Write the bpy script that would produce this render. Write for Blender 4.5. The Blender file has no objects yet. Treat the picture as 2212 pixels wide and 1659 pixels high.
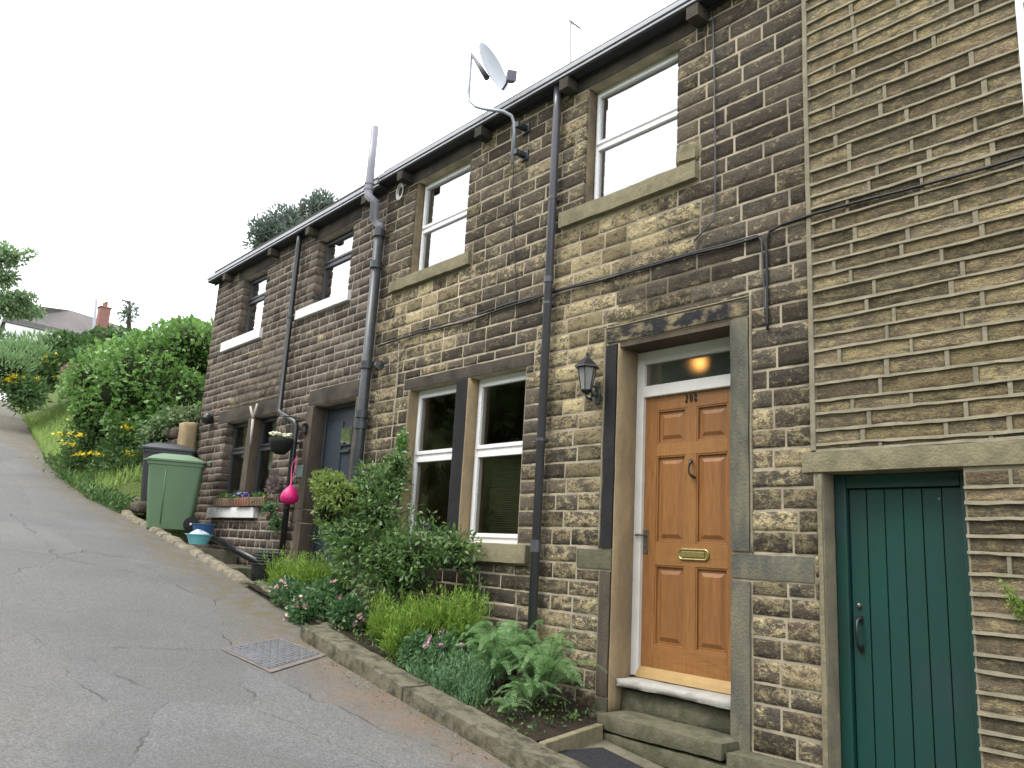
import bpy, bmesh, math, random
import numpy as np
from mathutils import Vector, Matrix, noise
S = bpy.context.scene
COL = S.collection
rnd = random.Random(7)
R = math.radians
# ------------------------------------------------------------ camera (surveyed: wall face is the plane y = 0)
CAMD = 4.5
FPX = .78314 * 2212
yaw, pitch, roll = R(49.2926), R(11.9929), R(3.26386)
_f = Vector((-math.sin(yaw)*math.cos(pitch), math.cos(yaw)*math.cos(pitch), math.sin(pitch)))
_r0 = Vector((math.cos(yaw), math.sin(yaw), 0)); _u0 = _r0.cross(_f)
_r = _r0*math.cos(roll) + _u0*math.sin(roll)
_u = -_r0*math.sin(roll) + _u0*math.cos(roll)
CAM = Vector((0, -CAMD, 0))
cd = bpy.data.cameras.new('camera'); cam = bpy.data.objects.new('camera', cd); COL.objects.link(cam)
m = Matrix((( _r.x, _u.x, -_f.x, CAM.x), (_r.y, _u.y, -_f.y, CAM.y), (_r.z, _u.z, -_f.z, CAM.z), (0, 0, 0, 1)))
cam.matrix_world = m
cd.sensor_fit = 'HORIZONTAL'; cd.sensor_width = 36; cd.lens = 36*.78314; cd.clip_start = .05; cd.clip_end = 2000
S.camera = cam
S.render.resolution_x, S.render.resolution_y = 1024, 768
# ------------------------------------------------------------ sky, sun, exposure
SUN_EL, SUN_AZ = R(58), R(200)
w = bpy.data.worlds.new('World'); S.world = w; w.use_nodes = True
nt = w.node_tree; nt.nodes.clear()
sky = nt.nodes.new('ShaderNodeTexSky'); sky.sky_type = 'NISHITA'; sky.sun_disc = False
sky.sun_elevation = SUN_EL; sky.sun_rotation = SUN_AZ; sky.air_density = 1; sky.dust_density = 4
cl = nt.nodes.new('ShaderNodeMixRGB'); cl.inputs[0].default_value = .86; cl.inputs[2].default_value = (9.4, 9.6, 9.9, 1)   # overcast veil
bg = nt.nodes.new('ShaderNodeBackground'); bg.inputs[1].default_value = .1
wo = nt.nodes.new('ShaderNodeOutputWorld')
nt.links.new(sky.outputs[0], cl.inputs[1]); nt.links.new(cl.outputs[0], bg.inputs[0]); nt.links.new(bg.outputs[0], wo.inputs[0])
sl = bpy.data.lights.new('sun', 'SUN'); sl.energy = .9; sl.angle = R(22); sl.color = (1, .96, .9)
so = bpy.data.objects.new('sun', sl); COL.objects.link(so)
sd = Vector((math.sin(SUN_AZ)*math.cos(SUN_EL), math.cos(SUN_AZ)*math.cos(SUN_EL), math.sin(SUN_EL)))
so.rotation_euler = sd.to_track_quat('Z', 'Y').to_euler()
S.view_settings.view_transform = 'Standard'; S.view_settings.look = 'None'; S.view_settings.gamma = 1
S.view_settings.exposure = 1.64
# ------------------------------------------------------------ measuring helpers (photo taken apart onto known planes)
def ray(px, py): return _r*((px-1106)/FPX) - _u*((py-829.5)/FPX) + _f
def at(px, py, Y=0.):
    v = ray(px, py); return CAM + v*((Y+CAMD)/v.y)
def dep(px, py, d): return CAM + ray(px, py)*d
def fX(px, py, Y=0.): return at(px, py, Y).x
def fZ(px, py, Y=0.): return at(px, py, Y).z
RX = [-400, -90, -60, -45, -35, -26, -20, -16, -14, -12, -10.4, -9.14, -8.3, -6.1, -3.7, 0, 8, 40, 400]
RZ = [6.5, 6.5, 6.3, 5.7, 4.6, 2.8, 1.6, .80, .46, .12, -.12, -.32, -.47, -.87, -1.22, -1.76, -2.9, -7, -7]
def zr(x): return float(np.interp(x, RX, RZ))
EX = [-400, -60, -35, -26, -20, -17, -14, -12.5, -8.2, -6.6, -6.5, 400]
EY = [30, 3.4, .7, -.1, -.74, -1.0, -1.05, -.9, -.8, -.82, -1.1, -1.1]
def ye(x): return float(np.interp(x, EX, EY))     # house-side edge of the road
def onroad(px, py):
    v = ray(px, py); t = 1.
    for i in range(4000):
        p = CAM + v*t
        if p.z < zr(p.x): return p
        t += .01
    return p
def hfar(x, y):
    e = ye(x); d = y - e; z = zr(x)
    if x < -12.9 and d > 0:
        k = min(1, (-12.9-x)/1.5)
        z += k*2.2*(1-math.exp(-max(0, d-.15)/2.6))
    if x < -30: z += .09*min(30, -30-x)*min(1, max(0, d)/6)
    if y < -6.6: z += 1.6*(1-math.exp(-(-6.6-y)/3.)) + min(2.5, .06*max(0, -12-y))
    return z
# ------------------------------------------------------------ node materials
def L(nt, a, b): nt.links.new(a, b)
class Mt:
    def __init__(s, name, rough=.7, spec=.3, metal=0):
        s.m = bpy.data.materials.new(name); s.m.use_nodes = True; s.t = s.m.node_tree
        s.b = s.t.nodes['Principled BSDF']; s.b.inputs['Roughness'].default_value = rough
        s.b.inputs['Specular IOR Level'].default_value = spec; s.b.inputs['Metallic'].default_value = metal
        s.pos = s.t.nodes.new('ShaderNodeNewGeometry').outputs['Position']
    def n(s, t, **k):
        o = s.t.nodes.new(t)
        for a, v in k.items(): setattr(o, a, v)
        return o
    def map(s, sc=(1, 1, 1), rot=(0, 0, 0)):
        o = s.n('ShaderNodeMapping'); o.inputs['Scale'].default_value = sc; o.inputs['Rotation'].default_value = rot
        L(s.t, s.pos, o.inputs[0]); return o.outputs[0]
    def noise(s, scale, detail=4, rough=.55, vec=None, dist=0):
        o = s.n('ShaderNodeTexNoise'); o.inputs['Scale'].default_value = scale; o.inputs['Detail'].default_value = detail
        o.inputs['Roughness'].default_value = rough; o.inputs['Distortion'].default_value = dist
        L(s.t, vec if vec is not None else s.pos, o.inputs['Vector']); return o.outputs['Fac']
    def voro(s, scale, feat='F1', vec=None, out='Distance'):
        o = s.n('ShaderNodeTexVoronoi', feature=feat); o.inputs['Scale'].default_value = scale
        L(s.t, vec if vec is not None else s.pos, o.inputs['Vector']); return o.outputs[out]
    def rng(s, v, a, b, c=0., d=1.):
        o = s.n('ShaderNodeMapRange'); o.clamp = True
        for i, q in enumerate((a, b, c, d)): o.inputs[i+1].default_value = q
        L(s.t, v, o.inputs[0]); return o.outputs[0]
    def mth(s, op, a, b=0.):
        o = s.n('ShaderNodeMath', operation=op)
        for i, q in enumerate((a, b)):
            if isinstance(q, (int, float)): o.inputs[i].default_value = q
            else: L(s.t, q, o.inputs[i])
        return o.outputs[0]
    def mix(s, f, a, b, mode='MIX'):
        o = s.n('ShaderNodeMixRGB', blend_type=mode)
        for i, q in enumerate((f, a, b)):
            if isinstance(q, (int, float)): o.inputs[i].default_value = q if i == 0 else (q, q, q, 1)
            elif isinstance(q, tuple): o.inputs[i].default_value = (*q, 1)
            else: L(s.t, q, o.inputs[i])
        return o.outputs[0]
    def attr(s, name='Col'):
        o = s.n('ShaderNodeAttribute', attribute_name=name); sp = s.n('ShaderNodeSeparateColor')
        L(s.t, o.outputs['Color'], sp.inputs[0]); return sp.outputs
    def col(s, c):
        if isinstance(c, tuple): s.b.inputs['Base Color'].default_value = (*c, 1)
        else: L(s.t, c, s.b.inputs['Base Color'])
        return s
    def bump(s, h, dist=.01, st=1.):
        o = s.n('ShaderNodeBump'); o.inputs['Distance'].default_value = dist; o.inputs['Strength'].default_value = st
        L(s.t, h, o.inputs['Height']); L(s.t, o.outputs[0], s.b.inputs['Normal']); return s
def plain(name, c, rough=.5, spec=.4, metal=0, var=.25, sc=6, bump=.0, c2=None, fine=60):
    k = Mt(name, rough, spec, metal)
    n1 = k.noise(sc, 5); n2 = k.noise(fine, 3)
    d = c2 or tuple(q*(1-var) for q in c)
    base = k.mix(k.rng(n1, .35, .68), c, d)
    base = k.mix(.35, base, k.mix(k.rng(n2, .3, .7), tuple(q*.75 for q in c), c))
    k.col(base)
    k.t.links.new(k.rng(n2, .2, .8, max(.05, rough-.12), min(1, rough+.12)), k.b.inputs['Roughness'])
    if bump: k.bump(n2, bump)
    return k.m
def stone(name, dark, gold, black, spk=.5, tool=(1, 1, 1), bd=.012):
    k = Mt(name, .92, .15); a = k.attr()
    v = k.map(tool)
    n1 = k.noise(6, 6, .65, v); n2 = k.noise(85, 4, .7, v); n3 = k.noise(26, 7, .75, v, .6); n4 = k.noise(2.2, 3)
    n5 = k.noise(8.5, 5, .6, v, .4); g = k.rng(k.mth('ADD', k.mth('ADD', a[1], k.mth('MULTIPLY', k.mth('SUBTRACT', n5, .5), 2.2)), k.mth('MULTIPLY', k.mth('SUBTRACT', n3, .5), 3.6)), .3, .75)
    g = k.mth('MULTIPLY', g, k.rng(n4, .25, .5, .75, 1))
    base = k.mix(g, dark, gold)
    base = k.mix(k.mth('MULTIPLY', k.rng(n1, .50, .62, 0, spk), k.rng(n3, .42, .56)), base, black)
    base = k.mix(k.rng(a[2], .0, 1., 0, .3), base, tuple(min(1, q*r) for q, r in zip(dark, (1.9, 1.55, 1.35))))
    br = k.mth('MULTIPLY', k.rng(a[0], 0, 1, .55, 1.45), k.rng(n2, .3, .7, .5, 1.5))
    cmb = k.n('ShaderNodeCombineColor')
    for i in range(3): L(k.t, br, cmb.inputs[i])
    k.col(k.mix(1., base, cmb.outputs[0], 'MULTIPLY'))
    k.bump(k.mth('ADD', k.mth('MULTIPLY', n2, .5), n3), bd)
    return k.m
SB = stone('soot_sandstone', (.076, .066, .051), (.35, .29, .165), (.021, .021, .021), .95, (1, 1, 1.6), .014)
SC = stone('brown_sandstone', (.080, .068, .056), (.21, .165, .105), (.024, .023, .023), .8)
SA = stone('tan_sandstone', (.165, .142, .10), (.38, .31, .165), (.035, .034, .031), .8, (1, 1, 2.4), .03)
def hewn(name, c, c2, black, amt=.5, sc=3, stretch=(1, 1, 1)):
    k = Mt(name, .9, .15); v = k.map(stretch)
    n1 = k.noise(sc, 6, .65, v); n2 = k.noise(60, 4, .6); n3 = k.noise(12, 5, .6, v)
    b = k.mix(k.rng(n3, .35, .65), c, c2); b = k.mix(k.rng(n1, .45, .62, 0, amt), b, black)
    b = k.mix(k.rng(n2, .3, .7, 0, .3), b, tuple(q*.55 for q in c))
    k.col(b); k.bump(k.mth('ADD', n2, n3), .006); return k.m
BRN2 = hewn('tan_jamb_stone', (.19, .15, .10), (.26, .20, .12), (.07, .06, .05), .7, 4, (1, 1, .6))
LINT = hewn('sooty_lintel_stone', (.060, .052, .045), (.10, .084, .06), (.02, .02, .022), .8)
BLK = hewn('black_painted_stone', (.022, .022, .025), (.035, .033, .034), (.012, .012, .014), .6)
GOLD = hewn('golden_jamb_stone', (.40, .295, .165), (.30, .24, .15), (.13, .105, .08), .5, 2, (1, 1, .5))
SILL = hewn('olive_sill_stone', (.245, .215, .135), (.19, .17, .11), (.09, .085, .06), .45)
JGR = hewn('grey_jamb_stone', (.12, .118, .095), (.18, .165, .11), (.045, .048, .052), .85, 2.4, (1, 1, .4))
BRN = hewn('brown_jamb_stone', (.085, .072, .058), (.13, .10, .07), (.03, .028, .028), .5, 2, (1, 1, .35))
STEP = hewn('mossy_step_stone', (.135, .125, .088), (.095, .098, .055), (.04, .042, .03), .6)
PAVE = hewn('paving_stone', (.19, .17, .125), (.14, .135, .09), (.07, .07, .05), .45)
KERB = hewn('kerb_stone', (.165, .148, .11), (.12, .115, .072), (.04, .042, .028), .9, 9)
MORT = plain('beige_mortar', (.42, .36, .265), .95, .1, c2=(.15, .13, .10), sc=5.5, bump=.004, fine=45)
MORC = plain('brown_mortar', (.33, .285, .24), .95, .1, c2=(.15, .13, .11), sc=6, bump=.004)
MORA = plain('grey_mortar', (.26, .23, .165), .95, .1, c2=(.13, .12, .085), sc=7, bump=.005, fine=40)
WHITE = plain('white_upvc', (.78, .78, .78), .3, .5, var=.07)
WPAINT = plain('white_painted_stone', (.74, .74, .73), .6, .3, var=.14, sc=9, bump=.003)
WWOOD = plain('white_painted_wood', (.66, .64, .60), .5, .4, var=.2, sc=5)
DARKF = plain('dark_window_frame', (.035, .037, .043), .4, .5, var=.2)
BLACKP = plain('black_plastic', (.016, .017, .019), .32, .5, var=.3)
IRON = plain('cast_iron_paint', (.028, .033, .037), .4, .5, var=.4, c2=(.06, .07, .07), sc=14)
GREYP = plain('grey_flue', (.23, .23, .265), .4, .5, var=.2)
GUT = plain('gutter_paint', (.035, .034, .04), .45, .4, var=.3)
GTRIM = plain('weathered_gutter_lip', (.36, .37, .40), .5, .5, var=.2)
GALV = plain('galvanised_steel', (.30, .34, .37), .4, .5, .3, var=.2)
SLATE = plain('stone_slates', (.10, .095, .088), .9, .2, var=.4, sc=3, bump=.01)
DISH = plain('dish_paint', (.40, .43, .47), .4, .4, var=.12, sc=3)
DKMET = plain('dark_fitting', (.03, .026, .022), .35, .6, .4, var=.2)
BRASS = plain('brass', (.42, .33, .14), .3, .6, .7, var=.3, sc=30)
STEEL = plain('aged_steel', (.22, .2, .17), .35, .6, .8, var=.2)
NAVY = plain('slate_blue_door_paint', (.030, .040, .053), .45, .4, var=.25, sc=2)
BRICK = plain('red_brick', (.27, .14, .12), .9, .2, var=.3)
RENDER = plain('white_render', (.80, .78, .80), .9, .2, var=.06)
TILE = plain('brown_roof_tile', (.16, .145, .14), .9, .2, var=.25, sc=2)
SOIL = plain('soil', (.045, .035, .026), 1, .1, var=.5, sc=14, bump=.02)
BARK = plain('bark', (.10, .085, .065), .95, .1, var=.4, sc=20, bump=.01)
PINK = plain('pink_fabric', (.62, .012, .16), .45, .4, var=.35, sc=16)
RIB = plain('pink_ribbon', (.6, .10, .22), .5, .3, var=.2)
BLUE = plain('pale_blue_plastic', (.16, .50, .56), .35, .5, var=.15)
NBLUE = plain('navy_plastic', (.03, .09, .22), .4, .5, var=.2)
BAGW = plain('white_plastic_bag', (.45, .53, .62), .4, .4, var=.2, sc=20)
BINB = plain('black_bin_plastic', (.045, .048, .055), .45, .4, var=.2)
LINER = plain('basket_liner', (.02, .024, .02), .9, .2, var=.4, sc=30)
FLW = plain('white_petals', (.72, .72, .52), .7, .3, var=.25, sc=30)
TERR = plain('terracotta', (.30, .15, .10), .8, .2, var=.3)
PLANT = plain('weathered_wood_planter', (.24, .17, .12), .8, .2, var=.35)
GSIGN = plain('grey_green_plaque', (.20, .26, .24), .4, .5, var=.2, sc=20)
OLDP = plain('pale_paint', (.48, .44, .38), .6, .3, var=.2)
CABLE = plain('black_cable', (.012, .012, .014), .4, .4, var=.3)
CABG = plain('grey_cable', (.07, .075, .09), .5, .4, var=.3)
CABW = plain('white_cable', (.62, .62, .60), .5, .4, var=.1)
RUBBER = plain('rubber_mat', (.03, .03, .034), .9, .2, var=.5, sc=40, bump=.01)
ROCK = plain('mossy_rock', (.14, .12, .09), .95, .1, var=.5, sc=5, bump=.02)
CONC = plain('concrete', (.24, .23, .21), .9, .2, var=.25, sc=8, bump=.004)
DARKROOM = plain('dim_room_paint', (.30, .25, .17), .9, .1, var=.2)
BLIND = plain('blind_slats', (.05, .042, .035), .6, .3, var=.1)
def emit(name, c, s):
    mm = bpy.data.materials.new(name); mm.use_nodes = True; t = mm.node_tree
    t.nodes['Principled BSDF'].inputs['Emission Color'].default_value = (*c, 1); t.nodes['Principled BSDF'].inputs['Emission Strength'].default_value = s
    return mm
WARM = emit('lit_bulb', (1, .45, .12), 3.2)
def glass(name, tint, refl, rough=.0, top=1.):
    mm = bpy.data.materials.new(name); mm.use_nodes = True; t = mm.node_tree; t.nodes.clear()
    o = t.nodes.new('ShaderNodeOutputMaterial'); mx = t.nodes.new('ShaderNodeMixShader')
    if rough > .1:
        tr = t.nodes.new('ShaderNodeBsdfRefraction'); tr.inputs['Roughness'].default_value = rough; tr.inputs['IOR'].default_value = 1.05
    else: tr = t.nodes.new('ShaderNodeBsdfTransparent')
    tr.inputs[0].default_value = (*tint, 1)
    if rough > .1:
        tr.inputs['IOR'].default_value = 1.25; df_ = t.nodes.new('ShaderNodeBsdfDiffuse'); df_.inputs[0].default_value = (.085, .095, .08, 1); m0 = t.nodes.new('ShaderNodeMixShader'); m0.inputs[0].default_value = .5; L(t, tr.outputs[0], m0.inputs[1]); L(t, df_.outputs[0], m0.inputs[2]); tr = m0
    gl = t.nodes.new('ShaderNodeBsdfGlossy'); gl.inputs['Roughness'].default_value = min(rough, .04); gl.inputs[0].default_value = (.95, .97, 1, 1)
    f = t.nodes.new('ShaderNodeFresnel'); f.inputs[0].default_value = 1.5
    mr = t.nodes.new('ShaderNodeMapRange'); mr.inputs[1].default_value = 0; mr.inputs[2].default_value = .5; mr.inputs[3].default_value = refl; mr.inputs[4].default_value = top
    nz = t.nodes.new('ShaderNodeTexNoise'); nz.inputs['Scale'].default_value = 2.2; bp = t.nodes.new('ShaderNodeBump'); bp.inputs['Distance'].default_value = .0025
    g = t.nodes.new('ShaderNodeNewGeometry')
    L(t, g.outputs['Position'], nz.inputs['Vector']); L(t, nz.outputs['Fac'], bp.inputs['Height']); L(t, bp.outputs[0], gl.inputs['Normal'])
    L(t, f.outputs[0], mr.inputs[0]); L(t, mr.outputs[0], mx.inputs[0]); L(t, tr.outputs[0], mx.inputs[1]); L(t, gl.outputs[0], mx.inputs[2]); L(t, mx.outputs[0], o.inputs[0])
    return mm
GLASS = glass('double_glazing', (.55, .58, .58), .31)
GLASS2 = glass('clear_glazing', (.72, .70, .62), .02, 0., .45)
OBSC = glass('obscure_glass', (.85, .86, .80), .03, .6)
LGL = plain('lantern_glass', (.26, .265, .26), .12, .5, var=.25, sc=9)
# wood door
k = Mt('oak_door', .42, .4); v = k.map((9, 9, .9)); vh = k.map((.9, 9, 9)); at_ = k.attr()
nv = k.noise(5, 5, .6, v, 1.0); nh = k.noise(5, 5, .6, vh, 1.0); nn = k.n('ShaderNodeMixRGB'); L(k.t, at_[0], nn.inputs[0]); L(k.t, nv, nn.inputs[1]); L(k.t, nh, nn.inputs[2])
c = k.mix(k.rng(nn.outputs[0], .3, .7), (.30, .136, .046), (.205, .086, .028)); c = k.mix(k.rng(at_[1], 0, 1, 0, .45), c, (.38, .205, .06)); c = k.mix(k.rng(k.noise(1.7, 4), .4, .7, 0, .45), c, (.17, .078, .028)); c = k.mix(k.rng(k.noise(45, 4, .7, k.map((2, 2, .12))), .45, .62, 0, .35), c, (.14, .062, .022))
k.col(c); k.bump(nn.outputs[0], .0015); OAK = k.m
PALEWOOD = plain('weather_bar_wood', (.36, .235, .09), .5, .4, var=.2, sc=12)
# green plank door paint
k = Mt('green_gloss_paint', .38, .45); n1 = k.noise(1.6, 4); n2 = k.noise(50, 4, .6, k.map((1, 1, .3))); vv = k.voro(9, vec=k.pos)
chip = k.mth('MULTIPLY', k.rng(vv, .045, .065, 1, 0), k.rng(k.noise(4, 2), .52, .56))
c = k.mix(k.rng(n1, .35, .65), (.007, .052, .041), (.012, .040, .036)); c = k.mix(k.rng(n1, .58, .75, 0, .35), c, (.035, .06, .066))
c = k.mix(k.mth('MULTIPLY', chip, .8), c, (.16, .24, .2)); k.col(c); k.bump(n2, .0015); GREEN = k.m
# bin green
GRBIN = plain('green_bin_plastic', (.125, .205, .115), .5, .35, var=.12, sc=3)
def leafmat(name, a, b, c=None, tr=.3, rough=.5, spec=.35):
    k = Mt(name, rough, spec); t = k.attr()
    base = k.mix(t[0], a, b)
    if c: base = k.mix(k.rng(t[1], .5, 1.), base, c)
    k.col(base)
    tl = k.n('ShaderNodeBsdfTranslucent'); L(k.t, base, tl.inputs[0]); mx = k.n('ShaderNodeMixShader'); mx.inputs[0].default_value = tr
    out = k.t.nodes['Material Output']; L(k.t, k.b.outputs[0], mx.inputs[1]); L(k.t, tl.outputs[0], mx.inputs[2]); L(k.t, mx.outputs[0], out.inputs[0])
    return k.m
# asphalt
k = Mt('worn_asphalt', .88, .25)
n1 = k.noise(.9, 6, .6); n2 = k.noise(55, 4, .8); n3 = k.noise(3.2, 5); n4 = k.noise(.45, 3); vg = k.voro(85)
c = k.mix(k.rng(n1, .38, .62), (.132, .134, .136), (.19, .197, .207)); c = k.mix(k.rng(n4, .42, .58, 0, .6), c, (.165, .158, .142))
dv = k.n('ShaderNodeVectorMath', operation='ADD'); L(k.t, k.pos, dv.inputs[0])
nc = k.n('ShaderNodeTexNoise'); nc.inputs['Scale'].default_value = 2.6; nc.inputs['Detail'].default_value = 6; L(k.t, k.pos, nc.inputs['Vector'])
sc_ = k.n('ShaderNodeVectorMath', operation='SCALE'); sc_.inputs['Scale'].default_value = .34; L(k.t, nc.outputs['Color'], sc_.inputs[0]); L(k.t, sc_.outputs[0], dv.inputs[1])
mp = k.n('ShaderNodeMapping'); mp.inputs['Scale'].default_value = (.42, .8, 0.01); mp.inputs['Rotation'].default_value = (0, 0, .25); L(k.t, dv.outputs[0], mp.inputs[0])
cr = k.voro(1.0, 'DISTANCE_TO_EDGE', mp.outputs[0]); cc = k.rng(cr, .0, .007, 1, 0); cc = k.mth('MULTIPLY', cc, k.rng(k.noise(2.2, 5), .46, .60, 0, 1))
pt = k.voro(1.0, 'F1', mp.outputs[0], 'Color'); sp = k.n('ShaderNodeSeparateColor'); L(k.t, pt, sp.inputs[0])
c = k.mix(k.rng(sp.outputs[0], .3, .8, 0, .42), c, (.105, .104, .10)); c = k.mix(k.rng(sp.outputs[1], .5, .9, 0, .3), c, (.20, .185, .16))
c = k.mix(k.rng(k.noise(14, 5, .7), .4, .6, 0, .3), c, (.115, .112, .105)); c = k.mix(k.rng(n2, .40, .60, 0, .8), c, (.085, .084, .08)); c = k.mix(k.mth('MULTIPLY', k.rng(vg, .05, .28, .75, 0), k.rng(n3, .35, .6, .4, 1)), c, (.36, .36, .35))
c = k.mix(k.mth('MULTIPLY', cc, .42), c, (.05, .046, .038))
# moss, rust-brown litter along the kerb: distance to the kerb line
sx = k.n('ShaderNodeSeparateXYZ'); L(k.t, k.pos, sx.inputs[0])
edge = k.rng(k.mth('ADD', sx.outputs[1], k.mth('MULTIPLY', n3, .5)), -1.35, -.85); nm = k.noise(7, 4)
c = k.mix(k.mth('MULTIPLY', edge, k.rng(nm, .4, .6, .2, .85)), c, (.115, .095, .055))
edr = k.mth('MULTIPLY', k.rng(k.mth('ADD', sx.outputs[1], k.mth('MULTIPLY', n3, .6)), -1.55, -1.1), k.rng(sx.outputs[0], -7.0, -6.2))
c = k.mix(k.mth('MULTIPLY', edr, k.mth('MULTIPLY', k.rng(k.noise(2.7, 5, .7), .45, .62, 0, .6), k.rng(k.noise(30, 4, .7), .4, .6, .2, 1))), c, (.20, .13, .085))
k.col(c); k.bump(k.mth('ADD', n2, k.mth('MULTIPLY', cc, -1.5)), .007); ASPH = k.m
k = Mt('grassy_earth', .95, .1); n1 = k.noise(2.5, 5); n2 = k.noise(22, 4)
k.col(k.mix(k.rng(n2, .3, .7), k.mix(k.rng(n1, .35, .6), (.085, .14, .035), (.14, .17, .05)), (.05, .075, .025))); k.bump(n2, .05); EARTH = k.m
# ------------------------------------------------------------ mesh builder
def org(o):
    while o.parent: o = o.parent
    return o.location.copy()
class MB:
    def __init__(s): s.v = []; s.f = []; s.mi = []; s.c = []; s.has = False; s.xf = None
    def add(s, vs, fs, mi=0, col=(.5, .5, .5)):
        b = len(s.v)
        if s.xf is not None: vs = [tuple(s.xf @ Vector(p)) for p in vs]
        s.v += vs; s.f += [tuple(b+i for i in q) for q in fs]; s.mi += [mi]*len(fs); s.c += [col]*len(vs); return s
    def box(s, x0, x1, y0, y1, z0, z1, mi=0, col=(.5, .5, .5)):
        if x0 > x1: x0, x1 = x1, x0
        if y0 > y1: y0, y1 = y1, y0
        if z0 > z1: z0, z1 = z1, z0
        return s.add([(x0, y0, z0), (x1, y0, z0), (x1, y1, z0), (x0, y1, z0), (x0, y0, z1), (x1, y0, z1), (x1, y1, z1), (x0, y1, z1)],
              [(0, 3, 2, 1), (4, 5, 6, 7), (0, 1, 5, 4), (1, 2, 6, 5), (2, 3, 7, 6), (3, 0, 4, 7)], mi, col)
    def hexa(s, a, b, mi=0, col=(.5, .5, .5)):   # two matching quads
        s.add([tuple(p) for p in a]+[tuple(p) for p in b], [(3, 2, 1, 0), (4, 5, 6, 7), (0, 1, 5, 4), (1, 2, 6, 5), (2, 3, 7, 6), (3, 0, 4, 7)], mi, col); return s
    def tube(s, path, r, n=8, mi=0, closed=False, col=(.5, .5, .5), sq=1.):
        path = [Vector(p) for p in path]; rr = r if isinstance(r, (list, tuple)) else [r]*len(path)
        vs = []; up = None
        for i, p in enumerate(path):
            a = path[max(0, i-1)] if not closed else path[i-1]; b = path[min(len(path)-1, i+1)] if not closed else path[(i+1) % len(path)]
            d = (b-a).normalized()
            if up is None:
                up = Vector((0, 0, 1)) if abs(d.z) < .9 else Vector((1, 0, 0))
            e = d.cross(up).normalized(); up = e.cross(d).normalized()
            for j in range(n):
                t = 2*math.pi*j/n; vs.append(tuple(p + e*math.cos(t)*rr[i] + up*math.sin(t)*rr[i]*sq))
        k = len(path); fs = []
        for i in range(k if closed else k-1):
            for j in range(n):
                a = i*n+j; b = i*n+(j+1) % n; c = ((i+1) % k)*n+(j+1) % n; d = ((i+1) % k)*n+j; fs.append((a, b, c, d))
        if not closed: fs += [tuple(range(n))[::-1], tuple(range((k-1)*n, k*n))]
        return s.add(vs, fs, mi, col)
    def lathe(s, prof, o, n=20, mi=0, axis=None, sx=1, col=(.5, .5, .5)):
        o = Vector(o); vs = []
        q = Vector(axis).to_track_quat('Z', 'Y') if axis is not None else None
        for r_, z in prof:
            for j in range(n):
                t = 2*math.pi*j/n; p = Vector((r_*math.cos(t)*sx, r_*math.sin(t), z))
                if q: p = q @ p
                vs.append(tuple(o+p))
        fs = [(i*n+j, i*n+(j+1) % n, (i+1)*n+(j+1) % n, (i+1)*n+j) for i in range(len(prof)-1) for j in range(n)]
        return s.add(vs, fs, mi, col)
    def rough(s, x0, x1, y0, y1, z0, z1, amp=.006, step=.07, rd=.012, mi=0, col=(.5, .5, .5), seed=0., ztop=None):
        if x0 > x1: x0, x1 = x1, x0
        def seg(a, b): return max(2, min(60, int(abs(b-a)/step)+1))
        nx, ny, nz = seg(x0, x1), seg(y0, y1), seg(z0, z1); idx = {}; vs = []; fs = []
        def vert(i, j, k_):
            key = (i, j, k_)
            if key not in idx:
                def co(a, b, i, n):
                    t = i/n; return a+(b-a)*t
                p = Vector((co(x0, x1, i, nx), co(y0, y1, j, ny), co(z0, z1, k_, nz)))
                e = [i in (0, nx), j in (0, ny), k_ in (0, nz)]
                if sum(e) >= 2:
                    cen = Vector(((x0+x1)/2, (y0+y1)/2, (z0+z1)/2))
                    for a_ in range(3):
                        if e[a_]: p[a_] += (rd if p[a_] < cen[a_] else -rd)*.6
                n_ = noise.noise_vector(p*4.3+Vector((seed, 0, seed)))*amp + noise.noise_vector(p*15+Vector((seed, 5, 0)))*amp*.5
                p += n_
                idx[key] = len(vs); vs.append(tuple(p))
            return idx[key]
        for i in range(nx):
            for j in range(ny):
                fs.append((vert(i, j, 0), vert(i, j+1, 0), vert(i+1, j+1, 0), vert(i+1, j, 0)))
                fs.append((vert(i, j, nz), vert(i+1, j, nz), vert(i+1, j+1, nz), vert(i, j+1, nz)))
        for i in range(nx):
            for k_ in range(nz):
                fs.append((vert(i, 0, k_), vert(i+1, 0, k_), vert(i+1, 0, k_+1), vert(i, 0, k_+1)))
                fs.append((vert(i, ny, k_), vert(i, ny, k_+1), vert(i+1, ny, k_+1), vert(i+1, ny, k_)))
        for j in range(ny):
            for k_ in range(nz):
                fs.append((vert(0, j, k_), vert(0, j, k_+1), vert(0, j+1, k_+1), vert(0, j+1, k_)))
                fs.append((vert(nx, j, k_), vert(nx, j+1, k_), vert(nx, j+1, k_+1), vert(nx, j, k_+1)))
        return s.add(vs, fs, mi, col)
    def build(s, name, mats, parent=None, smooth=False, bevel=0, ang=None):
        me = bpy.data.meshes.new(name)
        o_ = org(parent) if parent else Vector((0, 0, 0))
        V = np.array(s.v, dtype=np.float32).reshape(-1, 3) - np.array(o_, dtype=np.float32)
        me.from_pydata(V.tolist(), [], s.f)
        if not isinstance(mats, (list, tuple)): mats = [mats]
        for q in mats: me.materials.append(q)
        me.polygons.foreach_set('material_index', s.mi)
        ca = me.color_attributes.new('Col', 'FLOAT_COLOR', 'POINT')
        arr = np.ones((len(s.v), 4), dtype=np.float32); arr[:, :3] = np.array(s.c, dtype=np.float32); ca.data.foreach_set('color', arr.ravel())
        if smooth: me.polygons.foreach_set('use_smooth', [True]*len(s.f))
        me.update()
        if smooth and ang:
            try: me.set_sharp_from_angle(angle=R(ang))
            except Exception: pass
        ob = bpy.data.objects.new(name, me); COL.objects.link(ob)
        if parent: ob.parent = parent
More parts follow.
